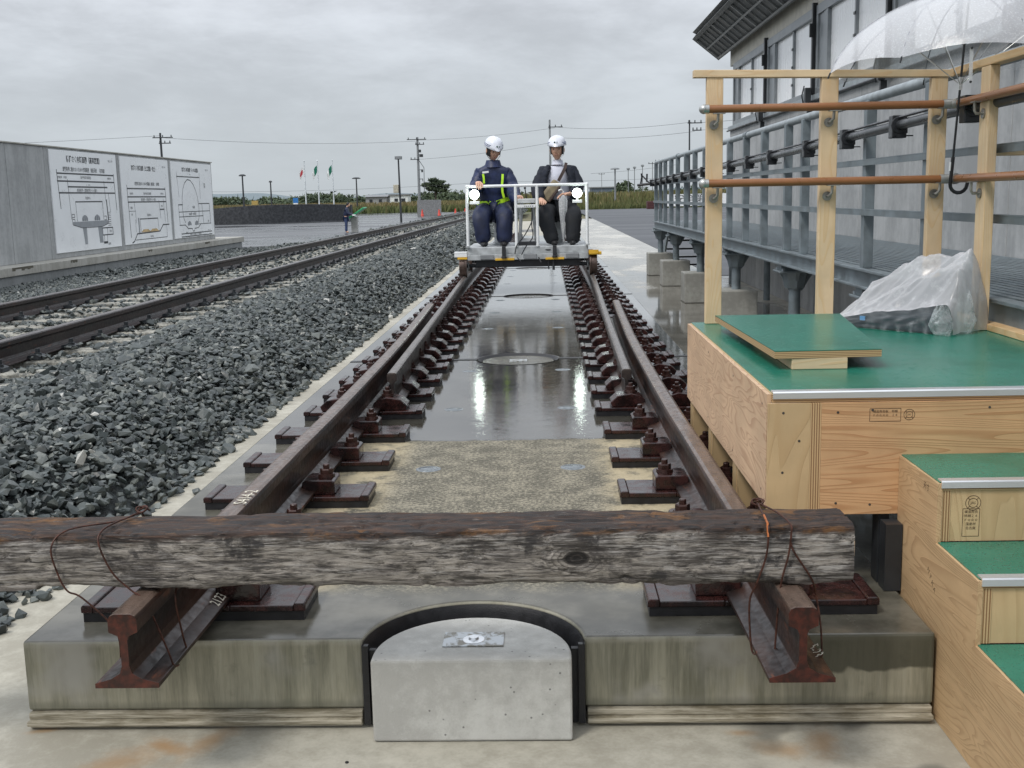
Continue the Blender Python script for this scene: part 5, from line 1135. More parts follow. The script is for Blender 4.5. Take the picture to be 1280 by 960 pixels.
q = MB(); q.add(vs, [(j*(na+1)+i, j*(na+1)+i+1, (j+1)*(na+1)+i+1, (j+1)*(na+1)+i) for j in range(nb) for i in range(na)]); q.build('plastic_wrap', film_m, bd, smooth=True, angle=180)
edge = vs[:na+1]; vs = []                               # clear skirt over the dark front face
for j in range(13):
    for i, e_ in enumerate(edge):
        k = j/12; p = Vector(e_); z0 = p.z; p.z = z0+(ZT+.004-z0)*k; p -= eb*(.006+.016*math.sin(k*math.pi)*(.4+noise.noise(Vector((i*.09, j*.5, 3))))+.022*k**3*(.5+noise.noise(Vector((i*.16, 2, 1))))); vs.append(p)
q = MB(); n = na+1; q.add(vs, [(j*n+i, j*n+i+1, (j+1)*n+i+1, (j+1)*n+i) for j in range(12) for i in range(na)]); q.build('plastic_skirt', skirt_m, bd, smooth=True, angle=180)
def tail(c0, rx_, ry_, h_, seed):
    vs = []
    for j in range(25):
        for i in range(33):
            th = 2*math.pi*i/32; k = j/24; rr = (.35+.65*math.sin(math.pi*min(1, k*.8+.18)))*(1+.30*noise.noise(Vector((math.cos(th)*1.4+seed, math.sin(th)*1.4, k*3)))+.14*(1-abs(noise.noise(Vector((math.cos(th)*4, math.sin(th)*4+seed, k*5))))*2.4))
            vs.append(c0+Vector((rx_*rr*math.cos(th), ry_*rr*math.sin(th), .004+h_*k*(1+.12*math.sin(th*3+seed)))))
    q = MB(); q.add(vs, [(j*33+i, j*33+i+1, (j+1)*33+i+1, (j+1)*33+i) for j in range(24) for i in range(32)]); q.build('plastic_tail', tail_m, bd, smooth=True, angle=180)
tail(O2+ea*(LA-.03)+eb*.0, .040, .034, .105, 1); tail(O2+ea*(LA+.01)+eb*.10, .034, .032, .15, 5); tail(O2+ea*.0+eb*.015, .036, .028, .035, 8)
# ---------------------------------------------------------------- clear umbrella hooked on the handrail
um = thing('clear_umbrella', 'open clear plastic umbrella hooked on the lower brown handrail', 'umbrella', (1.853, 1.97, 1.12))
H0 = Vector((1.852, 1.975, 1.10)); TOP = Vector((1.868, 1.885, 1.912)); axis = (TOP-H0).normalized(); sxv = Vector((1, 0, 0)); sxv = (sxv-axis*sxv.dot(axis)).normalized(); syv = axis.cross(sxv)
# slight tilt of the canopy plane: far side a little higher
tn = (axis+Vector((-.06, .125, 0))).normalized(); ux = (Vector((1, 0, .02))-tn*Vector((1, 0, .02)).dot(tn)).normalized(); uy = tn.cross(ux)
RR, DEP = .545, .285; apex = TOP-axis*.045
def cpt(r, th): # r 0..1
    zz_ = -DEP*(1-math.cos(min(1, r)*1.28))/(1-math.cos(1.28)); return apex+(ux*math.cos(th)+uy*math.sin(th))*RR*math.sin(r*1.28)/math.sin(1.28)+tn*zz_
nr, nth = 14, 64; vs = []
for i in range(nr+1):
    for k in range(nth):
        th = 2*math.pi*k/nth; seg_ = (k % 8)/8; sc_ = math.sin(math.pi*seg_); r = i/nr; p = cpt(r, th); cc_ = p-apex
        f = 1-.045*sc_*r**2; rad_ = cc_-tn*cc_.dot(tn); p = apex+rad_*f+tn*(cc_.dot(tn)+.022*sc_*r**3); vs.append(p)
q = MB(); q.add(vs, [(i*nth+k, i*nth+(k+1) % nth, (i+1)*nth+(k+1) % nth, (i+1)*nth+k) for i in range(nr) for k in range(nth)]); q.build('canopy', vinyl_m, um, smooth=True, angle=60)
for k in range(8):
    th = 2*math.pi*k/8; q = MB(); q.tube([cpt(r/10, th)-tn*.003 for r in range(11)], .0024, 5); rb = q.build('rib', MATS.get('rib_steel') or plain('rib_steel', (.16, .17, .19), .4, .5, .1), um, smooth=True)
    e = cpt(1, th); d = (cpt(1, th)-cpt(.95, th)).normalized(); q = MB(); q.tube([e-d*.004, e+d*.020], .0032, 6); q.build('rib_tip', black_pl, rb)
    q = MB(); q.tube([apex-axis*.36, cpt(.52, th)-tn*.003], .0016, 5); q.build('stretcher', alu_d, rb)
q = MB(); q.tube([H0+axis*.62, TOP+axis*.05], .0048, 8); q.build('shaft', alu_d, um, smooth=True)
q = MB(); q.tube([H0+axis*.12, H0+axis*.575], .0048, 8); q.lathe([(0, .02), (.008, .02), (.009, 0), (0, 0)], tuple(H0+axis*.565), 8); q.build('lower_shaft', black_pl, um, smooth=True)
q = MB(); q.tube([apex-axis*.38, apex-axis*.33], .009, 10); q.build('runner', vinyl_w, um, smooth=True)
hk = [H0+axis*.13, H0+Vector((0, 0, .02))]+[H0+Vector((.034-.034*math.cos(a), 0, .02-.034*math.sin(a))) for a in np.linspace(.3, math.pi-.1, 8)]+[H0+Vector((.070, 0, .030))]
q = MB(); q.tube(hk, .0075, 10); q.build('hook_handle', black_pl, um, smooth=True)
q = MB(); q.tube([H0+axis*.075+Vector((-.0085, 0, 0)), H0+axis*.11+Vector((-.0085, 0, 0))], .0035, 6); q.build('label', white_pt, um)
sp = cpt(1, math.radians(250)); q = MB(); pa = Vector((1.742, 1.50, 1.60)); q.prism([(pa.x-.006, pa.z-.12), (pa.x+.007, pa.z-.12), (pa.x+.007, pa.z), (pa.x-.006, pa.z)], 'y', pa.y, pa.y+.001); q.build('closing_strap', vinyl_w, um)
for dz in (0, -.118): q = MB(); q.lathe([(0, -.004), (.0045, -.004), (.0045, 0), (0, 0)], (pa.x, pa.y-.001, pa.z+dz), 8, axis='y'); q.build('snap_button', black_pl, um)
# ---------------------------------------------------------------- old sleeper beam lying across the rail ends
m = MT('old_timber', (.1, .08, .06), .75); c = m.co(rnd=False); s_ = m.sep(c)
g1 = m.noise(m.map(c, (9, 60, 80)), 1, 7, .72, .9); g2 = m.noise(m.map(c, (3.2, 15, 18)), 1, 6, .72, .9); g3 = m.noise(c, 9, 6, .68); g4 = m.noise(m.map(c, (14, 190, 210)), 1, 4, .65); g5 = m.noise(m.map(c, (4.5, 14, 14)), 1, 6, .75, .4)
gm = N(m.t, 'ShaderNodeNewGeometry'); ny = m.sep(gm.outputs['Normal'])
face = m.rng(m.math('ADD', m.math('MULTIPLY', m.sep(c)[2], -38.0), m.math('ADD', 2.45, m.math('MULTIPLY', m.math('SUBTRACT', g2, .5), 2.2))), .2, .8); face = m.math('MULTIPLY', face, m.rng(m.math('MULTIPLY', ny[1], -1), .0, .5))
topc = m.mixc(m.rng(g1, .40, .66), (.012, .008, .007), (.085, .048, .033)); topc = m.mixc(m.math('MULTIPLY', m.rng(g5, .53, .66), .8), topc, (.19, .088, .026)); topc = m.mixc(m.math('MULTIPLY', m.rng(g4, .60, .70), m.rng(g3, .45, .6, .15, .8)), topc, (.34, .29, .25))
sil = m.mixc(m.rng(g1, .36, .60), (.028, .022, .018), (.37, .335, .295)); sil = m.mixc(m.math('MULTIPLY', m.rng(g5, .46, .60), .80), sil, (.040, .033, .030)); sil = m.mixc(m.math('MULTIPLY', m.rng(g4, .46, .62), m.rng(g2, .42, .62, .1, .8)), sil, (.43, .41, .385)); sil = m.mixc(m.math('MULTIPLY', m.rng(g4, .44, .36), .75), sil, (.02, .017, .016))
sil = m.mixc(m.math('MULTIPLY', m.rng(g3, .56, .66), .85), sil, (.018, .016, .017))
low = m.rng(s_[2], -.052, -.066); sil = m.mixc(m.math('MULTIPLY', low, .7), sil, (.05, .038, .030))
# the big knot
kx = m.math('SUBTRACT', s_[0], .262); kz = m.math('SUBTRACT', s_[2], -.002); kd = m.math('SQRT', m.math('ADD', m.math('MULTIPLY', kx, kx), m.math('MULTIPLY', m.math('MULTIPLY', kz, kz), 2.6)))
kd = m.math('ADD', kd, m.math('MULTIPLY', m.math('SUBTRACT', g3, .5), .016)); sil = m.mixc(m.rng(kd, .034, .024), sil, (.010, .008, .007)); ring = m.math('MULTIPLY', m.rng(m.math('FRACT', m.math('MULTIPLY', m.math('ADD', kd, m.math('MULTIPLY', g2, .03)), 70)), .5, .9), m.rng(kd, .10, .045)); sil = m.mixc(m.math('MULTIPLY', ring, .7), sil, (.05, .042, .037))
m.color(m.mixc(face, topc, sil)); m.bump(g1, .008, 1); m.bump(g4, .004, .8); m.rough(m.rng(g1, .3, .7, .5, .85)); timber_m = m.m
BXC, BYC, BZC = .0, -.155, .2895
bt = thing('sleeper_beam', 'weathered old timber sleeper lying across both rail ends, tied with rusty wire', 'timber beam', (BXC, BYC, BZC))
prof_ = []
HW, HH = .088, .069
for k in range(14): prof_.append((-HW, -HH+2*HH*k/14))
for k in range(16): prof_.append((-HW+2*HW*k/16, HH))
for k in range(12): prof_.append((HW, HH-2*HH*k/12))
for k in range(14): prof_.append((HW-2*HW*k/14, -HH))
NP = len(prof_); xs = np.arange(-1.62, .8945, .0055); vs = []
def rn(x, y, z): return noise.noise(Vector((x, y, z)))
for ix, x in enumerate(xs):
    for y, z in prof_:
        r_ = math.hypot(y/HW, z/HH); cx_ = 1-.075*max(0, r_-1.15)/.26
        yy, zz_ = y*cx_, z*cx_
        n0 = rn(x*1.4, y*4, z*4+5)*.007+rn(x*5, y*18, z*18)*.005+rn(x*22, y*50, z*50)*.0025
        crk = 0
        for f, a, w_ in ((17, .013, .07), (34, .010, .10), (60, .006, .16)):
            v = abs(rn(x*3.1+f, (y*1.0)*f, z*f+x*1.1+.35*rn(x*9, z*20, 2))); crk += a*max(0, 1-v/w_)**1.5*(.5+.5*rn(x*2.3, f, 3))
        n1_ = n0-crk
        if z <= -HH*.98: n1_ += .010*rn(x*7, y*8, 2)+.006*abs(rn(x*22, 3, 2))+(.006 if x < -1.0 else 0)
        d = Vector((0, y/HW, z/HH)); ln = d.length
        if ln > 1e-6: d /= ln
        kk = math.hypot(x-.262, (zz_+.002)*1.6)
        if y <= -HW*.98 and kk < .035: n1_ -= .010*(1-kk/.035)**.5
        vs.append((x+BXC, BYC+yy+d.y*n1_, BZC+zz_+d.z*n1_+(-.004*(x < -1)*(x+1))))
q = MB(); q.add(vs, [(i*NP+k, i*NP+(k+1) % NP, (i+1)*NP+(k+1) % NP, (i+1)*NP+k) for i in range(len(xs)-1) for k in range(NP)])
for i_ in (0, len(xs)-1):                              # ragged end grain
    c0 = len(q.v); cx = xs[i_]; base_ = i_*NP; ring1 = []
    for k in range(NP):
        v = q.v[base_+k]; q.v.append((v[0]+(.006 if i_ else -.006)*random.random(), BYC+(v[1]-BYC)*.55, BZC+(v[2]-BZC)*.55)); q.mi
    q.v.append((cx+BXC+.002, BYC, BZC)); q.f += [(base_+k, base_+(k+1) % NP, c0+(k+1) % NP, c0+k) for k in range(NP)]+[(c0+k, c0+(k+1) % NP, c0+NP) for k in range(NP)]; q.mi += [0]*(2*NP)
q.build('timber', timber_m, bt, smooth=True, angle=60)
wire_m = plain('rusty_wire', (.06, .022, .014), .55, .3, .5, 90); wire_o = plain('orange_wire', (.42, .13, .035), .5, .2, .3, 60)
def tie(name, label, loops, knot, km, bm_):
    t = thing('tie_wire', label, 'wire', loops[0][0], 'rusty wires tying the beam to the rails')
    for L in loops: 
        P = [Vector(p) for p in L]; pts = []
        for i in range(len(P)-1):
            a, b_ = P[max(i-1, 0)], P[i]; c2, d = P[i+1], P[min(i+2, len(P)-1)]
            for k in range(6):
                u = k/6; pts.append(.5*((2*b_)+(c2-a)*u+(2*a-5*b_+4*c2-d)*u*u+(3*b_-a-3*c2+d)*u**3))
        pts.append(P[-1]); q = MB(); q.tube(pts, .0023, 6); q.build('strand', bm_, t, smooth=True)
    k0 = Vector(knot); pts = [k0+Vector((.014*math.cos(a*2.1), .010*math.sin(a*1.3), .006*math.sin(a*2.9)+.004)) for a in np.linspace(0, 9, 50)]
    q = MB(); q.tube(pts, .0022, 6); q.build('twist', km, t, smooth=True)
yf, yb2, zt, zb2 = BYC-HW-.004, BYC+HW+.003, BZC+HH+.003, BZC-HH-.004
tie('l', 'dark rusty wire twisted round the beam over the rail beside the ballast', [
    [(-.80, yb2, zt-.03), (-.805, yb2-.01, zt+.002), (-.83, BYC, zt+.004), (-.925, yf+.03, zt+.002), (-.955, yf-.001, zt-.03), (-.945, yf-.003, BZC-.02), (-.925, yf-.004, zb2+.01), (-.895, yf+.005, .205), (-.825, yf+.01, .125), (-.822, yf+.02, .0425)],
    [(-.80, yb2-.01, zt+.002), (-.828, BYC, zt+.004), (-.842, yf+.02, zt+.001), (-.842, yf-.003, zt-.025), (-.815, yf-.005, BZC-.02), (-.775, yf-.004, zb2+.01), (-.735, yf-.02, .20), (-.69, yf-.03, .09), (-.678, yf-.03, .052), (-.677, yf-.0, .040)],
    [(-.70, yb2, zb2), (-.69, yf+.05, .20), (-.685, yf+.06, .10), (-.679, yf+.07, .05)]], (-.80, yb2-.01, zt+.006), wire_m, wire_m)
q = MB(); [q.tube([(-.905+.012*k, yf-.004-.004*rn(k, 1, 2), zt-.040+.012*rn(k*.7, 3, 1)), (-.89+.012*k, yf-.008, zt-.036+.012*rn(k*.9, 4, 1))], .0022, 5) for k in range(7)]
tie('r', 'rusty wire with an orange end round the beam over the rail beside the platform', [
    [(.705, yb2, zt-.03), (.703, yb2-.008, zt+.004), (.700, BYC, zt+.004), (.698, yf+.01, zt+.0), (.697, yf-.003, zt-.02)],
    [(.697, yf-.003, zt-.02), (.692, yf-.004, BZC), (.672, yf-.003, zb2+.01), (.660, yf+.02, .17), (.668, yf+.03, .055), (.680, yf+.02, .045)],
    [(.705, yb2-.008, zt+.004), (.733, BYC, zt+.005), (.748, yf+.01, zt+.0), (.748, yf-.003, zt-.02), (.742, yf-.004, BZC), (.728, yf-.004, zb2+.015), (.723, yf+.01, .15), (.716, yf, .06)],
    [(.748, yf-.003, zt-.04), (.755, yf-.005, BZC+.01), (.795, yf-.004, zb2+.02), (.812, yf+.02, .19), (.820, yf, .12), (.822, yf-.01, .05)]], (.704, yb2-.01, zt+.004), wire_m, wire_m)
q = MB(); q.tube([(.6985, BYC-.03, zt+.0065), (.6965, yf+.008, zt+.003), (.6955, yf-.0065, zt-.025)], .0026, 6); o_ = [o for o in bpy.data.objects if o.name.startswith('tie_wire')][1]; q.build('orange_strand', wire_o, o_, smooth=True)
# ---------------------------------------------------------------- rail trolley
TY = 10.12; tr = thing('rail_trolley', 'small grey rail trolley with white tube frame and two bright lamps', 'rail trolley', (0, TY, .217))
body_m = plain('trolley_grey', (.42, .44, .45), .45, .1, .22, 11); yellow_m = plain('yellow_paint', (.72, .42, .035), .45, 0, .1); dgrey = plain('dark_chassis', (.035, .037, .042), .5, .2, .3)
q = MB(); q.box(-.685, .685, TY, TY+1.25, .47, .55); q.build('deck', body_m, tr, bevel=.006)
q = MB(); q.box(-.685, .685, TY-.02, TY+.03, .405, .4695); q.build('front_fascia', body_m, tr, bevel=.004)
for x0, x1 in ((-.54, -.385), (-.05, .10), (.43, .575)): q = MB(); q.box(x0, x1, TY-.034, TY-.0205, .412, .468); q.build('hatch', plain('hatch_grey', (.27, .28, .29), .4, .3, .1) if 'hatch_grey' not in MATS else MATS['hatch_grey'], tr, bevel=.005)
for x0, x1 in ((-.37, -.155), (.20, .41)): q = MB(); q.box(x0, x1, TY-.038, TY-.0205, .400, .424); q.build('yellow_strip', yellow_m, tr, bevel=.002)
for x in (-.27, .305): q = MB(); q.box(x-.022, x+.022, TY-.055, TY-.0205, .44, .56); q.lathe([(0, .02), (.03, .02), (.03, 0)], (x, TY-.045, .425), 10); q.build('drawbar_bracket', dgrey, tr, bevel=.003)
q = MB(); q.box(.20, .26, TY-.001-.002, TY-.0205+.0175-.002, .505, .515); q.box(.215, .25, TY-.003, TY-.001, .500, .505); q.build('small_plate', dgrey, tr)
for k in range(4): q = MB(); q.lathe([(0, .012), (.008, .01), (.008, 0)], (-.22+.04*k+(.3 if k > 1 else 0), TY-.022, .452), 8, axis='y'); q.build('socket', dgrey, tr)
q = MB(); q.box(-.60, .60, TY+.06, TY+.14, .325, .402); q.box(-.60, .60, TY+1.05, TY+1.13, .325, .402); q.box(-.5, .5, TY+.15, TY+1.04, .36, .4695); q.build('chassis', dgrey, tr, bevel=.004)
q = MB(); q.box(-.02-.3, -.29, TY+.02, TY+.05, .33, .404).tube([(.23, TY-.02, .40), (.235, TY-.01, .29)], .008, 6).tube([(.29, TY, .40), (.29, TY, .28)], .014, 8).tube([(-.12, TY-.045, .43), (-.08, TY-.06, .385)], .006, 6).tube([(.12, TY-.04, .43), (.15, TY-.06, .37)], .008, 6); q.build('coupling_hook', dgrey, tr)
for yc in (TY+.11, TY+1.09):
    q = MB(); q.tube([(-.72, yc, .337), (.72, yc, .337)], .022, 10); q.build('axle', dgrey, tr, smooth=True)
    for s in (-1, 1):
        xc = s*.735; q = MB(); pr = [(.03, -.05), (.118, -.05), (.120, .012), (.134, .018), (.134, .036), (.03, .036)]
        q.lathe([(r, -z*s) for r, z in pr], (xc, yc, .3375), 28, axis='x'); w_ = q.build('wheel', MATS.get('wheel_steel') or plain('wheel_steel', (.14, .10, .085), .35, .6, .3, 12), tr, smooth=True)
        q = MB(); q.lathe([(0, -.058*s), (.04, -.058*s), (.045, -.05*s)], (xc, yc, .3375), 16, axis='x'); q.build('hub', body_m, w_, smooth=True)
for s in (-1, 1):
    q = MB(); q.box(min(s*.69, s*.835), max(s*.69, s*.835), TY-.01, TY+.10, .442, .478); q.box(min(s*.69, s*.835), max(s*.69, s*.835), TY-.01, TY+.05, .478, .505) if s < 0 else None; q.build('wheel_guard', white_pt if s < 0 else yellow_m, tr, bevel=.006)
    q = MB(); q.box(min(s*.69, s*.80), max(s*.69, s*.80), TY-.018, TY-.0105, .42 if s < 0 else .455, .4415 if s < 0 else .50); q.build('guard_stripe', yellow_m, tr)
# white tube frame
fr_ = MB(); zt_ = 1.232
for a, b_ in (((-.675, TY, .55), (-.675, TY, zt_)), ((.675, TY, .55), (.675, TY, zt_-.0)), ((-.675, TY, zt_), (.675, TY, zt_)), ((-.125, TY, .55), (-.125, TY, zt_)), ((.115, TY, .55), (.115, TY, zt_)), ((.675, TY, zt_), (.675, TY+.10, zt_))):
    q = MB(); q.tube([a, b_], .0175 if a[2] != b_[2] else .0165, 12); q.build('frame_tube', white_pt, tr, smooth=True)
for s in (-1, 1): q = MB(); q.ball((s*.675, TY, zt_), .019, 12, 8); q.build('frame_corner', white_pt, tr, smooth=True)
q = MB(); q.box(-.70, -.655, TY-.03, TY+.03, .5505, .57); q.box(.655, .70, TY-.03, TY+.03, .5505, .57); q.build('frame_foot', body_m, tr)
# console between the riders
q = MB(); q.box(-.105, .095, TY-.01, TY+.22, 1.035, 1.085); q.build('console', plain('console_grey', (.50, .52, .53), .4), tr, bevel=.008)
q = MB(); q.box(-.108, .098, TY-.022, TY-.0, .985, 1.02); q.build('console_bar', white_pt, tr, bevel=.004)
for k in range(5): q = MB(); q.box(-.03+.022*k, -.018+.022*k, TY-.0235, TY-.0222, .998, 1.006); q.build('console_mark', dgrey, tr)
q = MB(); q.tube([(-.005, TY+.10, 1.085), (-.02, TY+.08, 1.20)], .006, 6); q.ball((-.02, TY+.08, 1.205), .014, 8, 6); q.build('control_lever', black_pl, tr, smooth=True)
q = MB(); q.tube([(-.06, TY+.1, 1.035), (-.10, TY+.35, .55)], .02, 8); q.tube([(.06, TY+.1, 1.035), (.10, TY+.35, .55)], .02, 8); q.build('console_leg', body_m, tr, smooth=True)
for dx, pts in ((0, [(.045, TY+.02, 1.03), (.06, TY-.02, .86), (-.03, TY-.03, .68), (-.12, TY-.05, .57), (-.145, TY-.04, .47)]), (0, [(.06, TY+.02, 1.03), (.05, TY-.03, .80), (.06, TY-.05, .66), (-.02, TY-.06, .55), (-.07, TY-.04, .46)])):
    q = MB(); P = [Vector(p) for p in pts]; pp = []
    for i in range(len(P)-1):
        a, b_, c2, d = P[max(i-1, 0)], P[i], P[i+1], P[min(i+2, len(P)-1)]
        for k in range(6): u = k/6; pp.append(.5*((2*b_)+(c2-a)*u+(2*a-5*b_+4*c2-d)*u*u+(3*b_-a-3*c2+d)*u**3))
    q.tube(pp+[P[-1]], .006, 6); q.build('cable', black_pl, tr, smooth=True)
for z in (.60, .70): q = MB(); q.box(-.108, .098, TY+.40, TY+.42, z, z+.03); q.build('rear_bar', white_pt, tr)
q = MB(); q.box(-.11, .10, TY+.30, TY+.6, .5505, .59); q.build('battery_box', dgrey, tr)
lampm = MT('lamp_glow', (.9, .95, .9), .3); lampm.b.inputs['Emission Color'].default_value = (.86, 1, .90, 1); lampm.b.inputs['Emission Strength'].default_value = 15; lampm = lampm.m
for s, x, z in ((-1, -.588, 1.143), (1, .566, 1.135)):
    q = MB(); q.lathe([(.050, -.010), (.050, .03), (.02, .06), (0, .06)], (x, TY-.03, z), 20, axis='y'); h = q.build('headlight', body_m, tr, smooth=True)
    q = MB(); q.lathe([(0, -.030), (.034, -.024), (.053, -.008), (.0535, .0)], (x, TY-.03, z), 20, axis='y'); q.build('lens', lampm, h, smooth=True)
    q = MB(); q.box(x-.055, x+.055, TY-.03, TY+.01, z-.108, z-.075); q.box(x-.01, x+.01, TY-.02, TY-.01, z-.075, z-.045); q.build('lamp_bracket', white_pt, tr, bevel=.003)
for x in (-.36, .36):
    q = MB(); q.box(x-.20, x+.20, TY+.55, TY+.95, .845, .90); q.box(x-.20, x+.20, TY+.93, TY+.98, .90, 1.2); q.build('seat', black_pl, tr, bevel=.02)
    q = MB(); q.tube([(x, TY+.75, .55), (x, TY+.75, .845)], .05, 12); q.lathe([(.05, .0), (.13, -.0), (.13, .012), (.05, .02)], (x, TY+.75, .5505), 16); q.build('seat_post', body_m, tr, smooth=True)
# ---------------------------------------------------------------- people
skin_m = plain('skin', (.62, .37, .26), .5, 0, .06, 12); navy = plain('navy_suit', (.012, .022, .075), .5, 0, .3, 14, .004); navy2 = plain('navy_trousers', (.011, .018, .055), .55, 0, .3, 12, .004)
lime = plain('lime_tape', (.50, .85, .03), .4, 0, .05); helm = plain('helmet_white', (.70, .73, .80), .25, 0, .04); hair_m = plain('hair', (.012, .011, .011), .6, 0, .3, 60)
blk = plain('black_cloth', (.012, .014, .018), .8, 0, .3, 16, .003); cardi = plain('dark_cardigan', (.014, .018, .030), .85, 0, .25, 30, .003); shirt = plain('white_shirt', (.62, .64, .74), .7, 0, .05, 14, .003)
khaki = plain('khaki_bag', (.24, .20, .13), .75, 0, .2, 16, .002); strap_m = plain('brown_strap', (.055, .035, .030), .7); shoe_m = plain('dark_shoe', (.02, .02, .022), .5)
def cloth(name, me, mat, parent, amp=.010):
    me.update(); nn_ = [v.normal.copy() for v in me.vertices]
    for v, n_ in zip(me.vertices, nn_):
        p = v.co; w = 1-abs(noise.noise(Vector((p.x*13, p.y*13, p.z*22+p.x*9))))*2.2; v.co = p+n_*(amp*w+amp*.6*noise.noise(p*34))
    put(name, me, mat, parent)
def chain(path, radii): return path, [(i, i+1) for i in range(len(path)-1)], radii
def limb(name, path, radii, mat, parent, sub=2): put(name, skin(*chain(path, radii), sub=sub), mat, parent)
def hand(p, wrist, palmdir, down, side, parent, curl=.5):
    """palm and five fingers in one skin, rooted at the wrist"""
    p, d, n = Vector(p), Vector(palmdir).normalized(), Vector(down).normalized(); s = d.cross(n).normalized()
    V = [Vector(wrist), p-d*.02, p+d*.03]; E = [(0, 1), (1, 2)]; Rr = [.026, (.034, .020), (.036, .018)]
    for k, (o_, L) in enumerate(((-.030, .058), (-.010, .070), (.010, .066), (.029, .052))):
        b0 = len(V); V += [p+d*.05+s*o_, p+d*(.05+L*.5)+s*o_*1.1+n*L*.28*curl*2, p+d*(.05+L*.75)+s*o_*1.1+n*L*.8*curl*1.6]; E += [(2, b0), (b0, b0+1), (b0+1, b0+2)]; Rr += [.0105, .0095, .008]
    b0 = len(V); V += [p-d*.0+s*side*.040+n*.008, p+d*.035+s*side*.050+n*.025]; E += [(1, b0), (b0, b0+1)]; Rr += [.012, .010]
    put('hand', skin([tuple(v) for v in V], E, Rr, 1), skin_m, parent)
def head(parent, c, yaw, pitch, glasses=False, ears=True):
    """face modelled on an ellipsoid: brow, nose, lips, chin, ears; faces -y"""
    c = Vector(c); Rm = Matrix.Rotation(yaw, 3, 'Z') @ Matrix.Rotation(pitch, 3, 'X'); n, k = 36, 28; vs = []
    for i in range(k+1):
        th = math.pi*i/k
        for j in range(n):
            ph = 2*math.pi*j/n; x, y, z = math.sin(th)*math.cos(ph), math.sin(th)*math.sin(ph), math.cos(th)
            rx, ry, rz = .077, .096, .118; jaw = max(0, -z-.1); p = Vector((x*rx*(1-.32*jaw), y*ry*(1-.16*jaw)-.010*jaw, z*rz))
            if y < -.15:
                g = lambda cx, cz, sx_, sz_: math.exp(-((p.x-cx)/sx_)**2-((p.z-cz)/sz_)**2)
                p.y -= .020*g(0, -.018, .010, .018)+.010*g(0, .004, .008, .02)+.006*g(0, -.060, .020, .007)+.006*g(0, -.095, .02, .014)+.005*g(0, .028, .04, .009)
                p.y += .010*g(.028, .008, .014, .010)+.010*g(-.028, .008, .014, .010)+.004*g(0, -.050, .02, .005)
            vs.append(c+Rm@p)
    q = MB(); q.add(vs, [(i*n+j, (i+1)*n+j, (i+1)*n+(j+1) % n, i*n+(j+1) % n) for i in range(k) for j in range(n)])
    h = q.build('head', skin_m, parent, smooth=True, angle=180)
    def at(x, y, z): return c+Rm@Vector((x, y, z))
    for s in (-1, 1):
        q = MB(); q.ball(at(s*.079, .008, -.008), (.012, .020, .031), 10, 8); q.build('ear', skin_m, h, smooth=True)
        q = MB(); q.ball(at(s*.029, -.078, .010), (.013, .008, .007), 10, 6); q.build('eye', hair_m, h, smooth=True)
        q = MB(); q.tube([at(s*.014, -.093, .030), at(s*.030, -.090, .034), at(s*.044, -.080, .029)], .0032, 6); q.build('eyebrow', hair_m, h)
    q = MB(); q.tube([at(-.022, -.089, -.056), at(0, -.095, -.058), at(.022, -.089, -.056)], .0035, 6); q.build('mouth', MATS.get('lips') or plain('lips', (.30, .12, .10), .5), h, smooth=True)
    # hair round the back and sides under the helmet
    q = MB(); q.lathe([(.081, -.055), (.084, -.02), (.084, .03), (.07, .06)], (0, 0, 0), 28, R(-42), R(222)); q.v = [tuple(at(v[0], v[1]*1.18, v[2])) for v in q.v]; q.build('hair', hair_m, parent, smooth=True)
    # helmet: shell, brim, stripe, emblem, chin strap
    prof_h = [(.0, .100), (.035, .096), (.070, .080), (.095, .050), (.108, .012), (.112, -.012)]
    q = MB(); q.lathe(prof_h+[(.108, -.016), (.100, -.010)], (0, 0, 0), 36); vv = []
    for v in q.v:
        z = v[2]; x, y = v[0]*1.0, v[1]*1.16
        if y < -.05 and z < .02: y -= .034*max(0, 1-abs(x)/.095)*(1-max(0, z)/.02*.7); z -= .010*max(0, 1-abs(x)/.1)
        if abs(x) < .012 and z > .02: z += .004
        vv.append(tuple(at(x, y+.008, z+.062)))
    q.v = vv; hh = q.build('helmet', helm, parent, smooth=True, angle=70)
    for z0, z1 in ((.006, .013), (.020, .027)):
        q = MB(); ring = [(float(np.interp(-z, [-x[1] for x in prof_h], [x[0] for x in prof_h]))+.0012, z) for z in (z1, z0)]; q.lathe(ring, (0, 0, 0), 36, R(-75), R(255)); q.v = [tuple(at(v[0], v[1]*1.16+.008, v[2]+.062)) for v in q.v]; q.build('stripe', MATS.get('stripe_navy') or plain('stripe_navy', (.03, .06, .16), .4), hh, smooth=True)
    q = MB(); q.ball(at(-.012, -.128, .090), (.010, .004, .010), 10, 6); q.build('emblem', MATS.get('emblem_green') or plain('emblem_green', (.005, .06, .035), .4), hh, smooth=True)
    q = MB()
    try: me_ = text_mesh('JR', .026, Rm @ rotm((1, 0, 0), (0, 0, 1), (0, -1, 0)), at(.018, -.1335, .088), .0015, 1); merge_text(q, me_); q.build('lettering', MATS['emblem_green'], hh)
    except Exception as ex: print('txt', ex)
    for s in (-1, 1): q = MB(); q.tube([at(s*.085, -.02, .04), at(s*.078, -.03, -.06), at(s*.02, -.055, -.122)], .003, 5); q.build('chin_strap', white_pt if not ears else blk, hh, smooth=True)
    return h
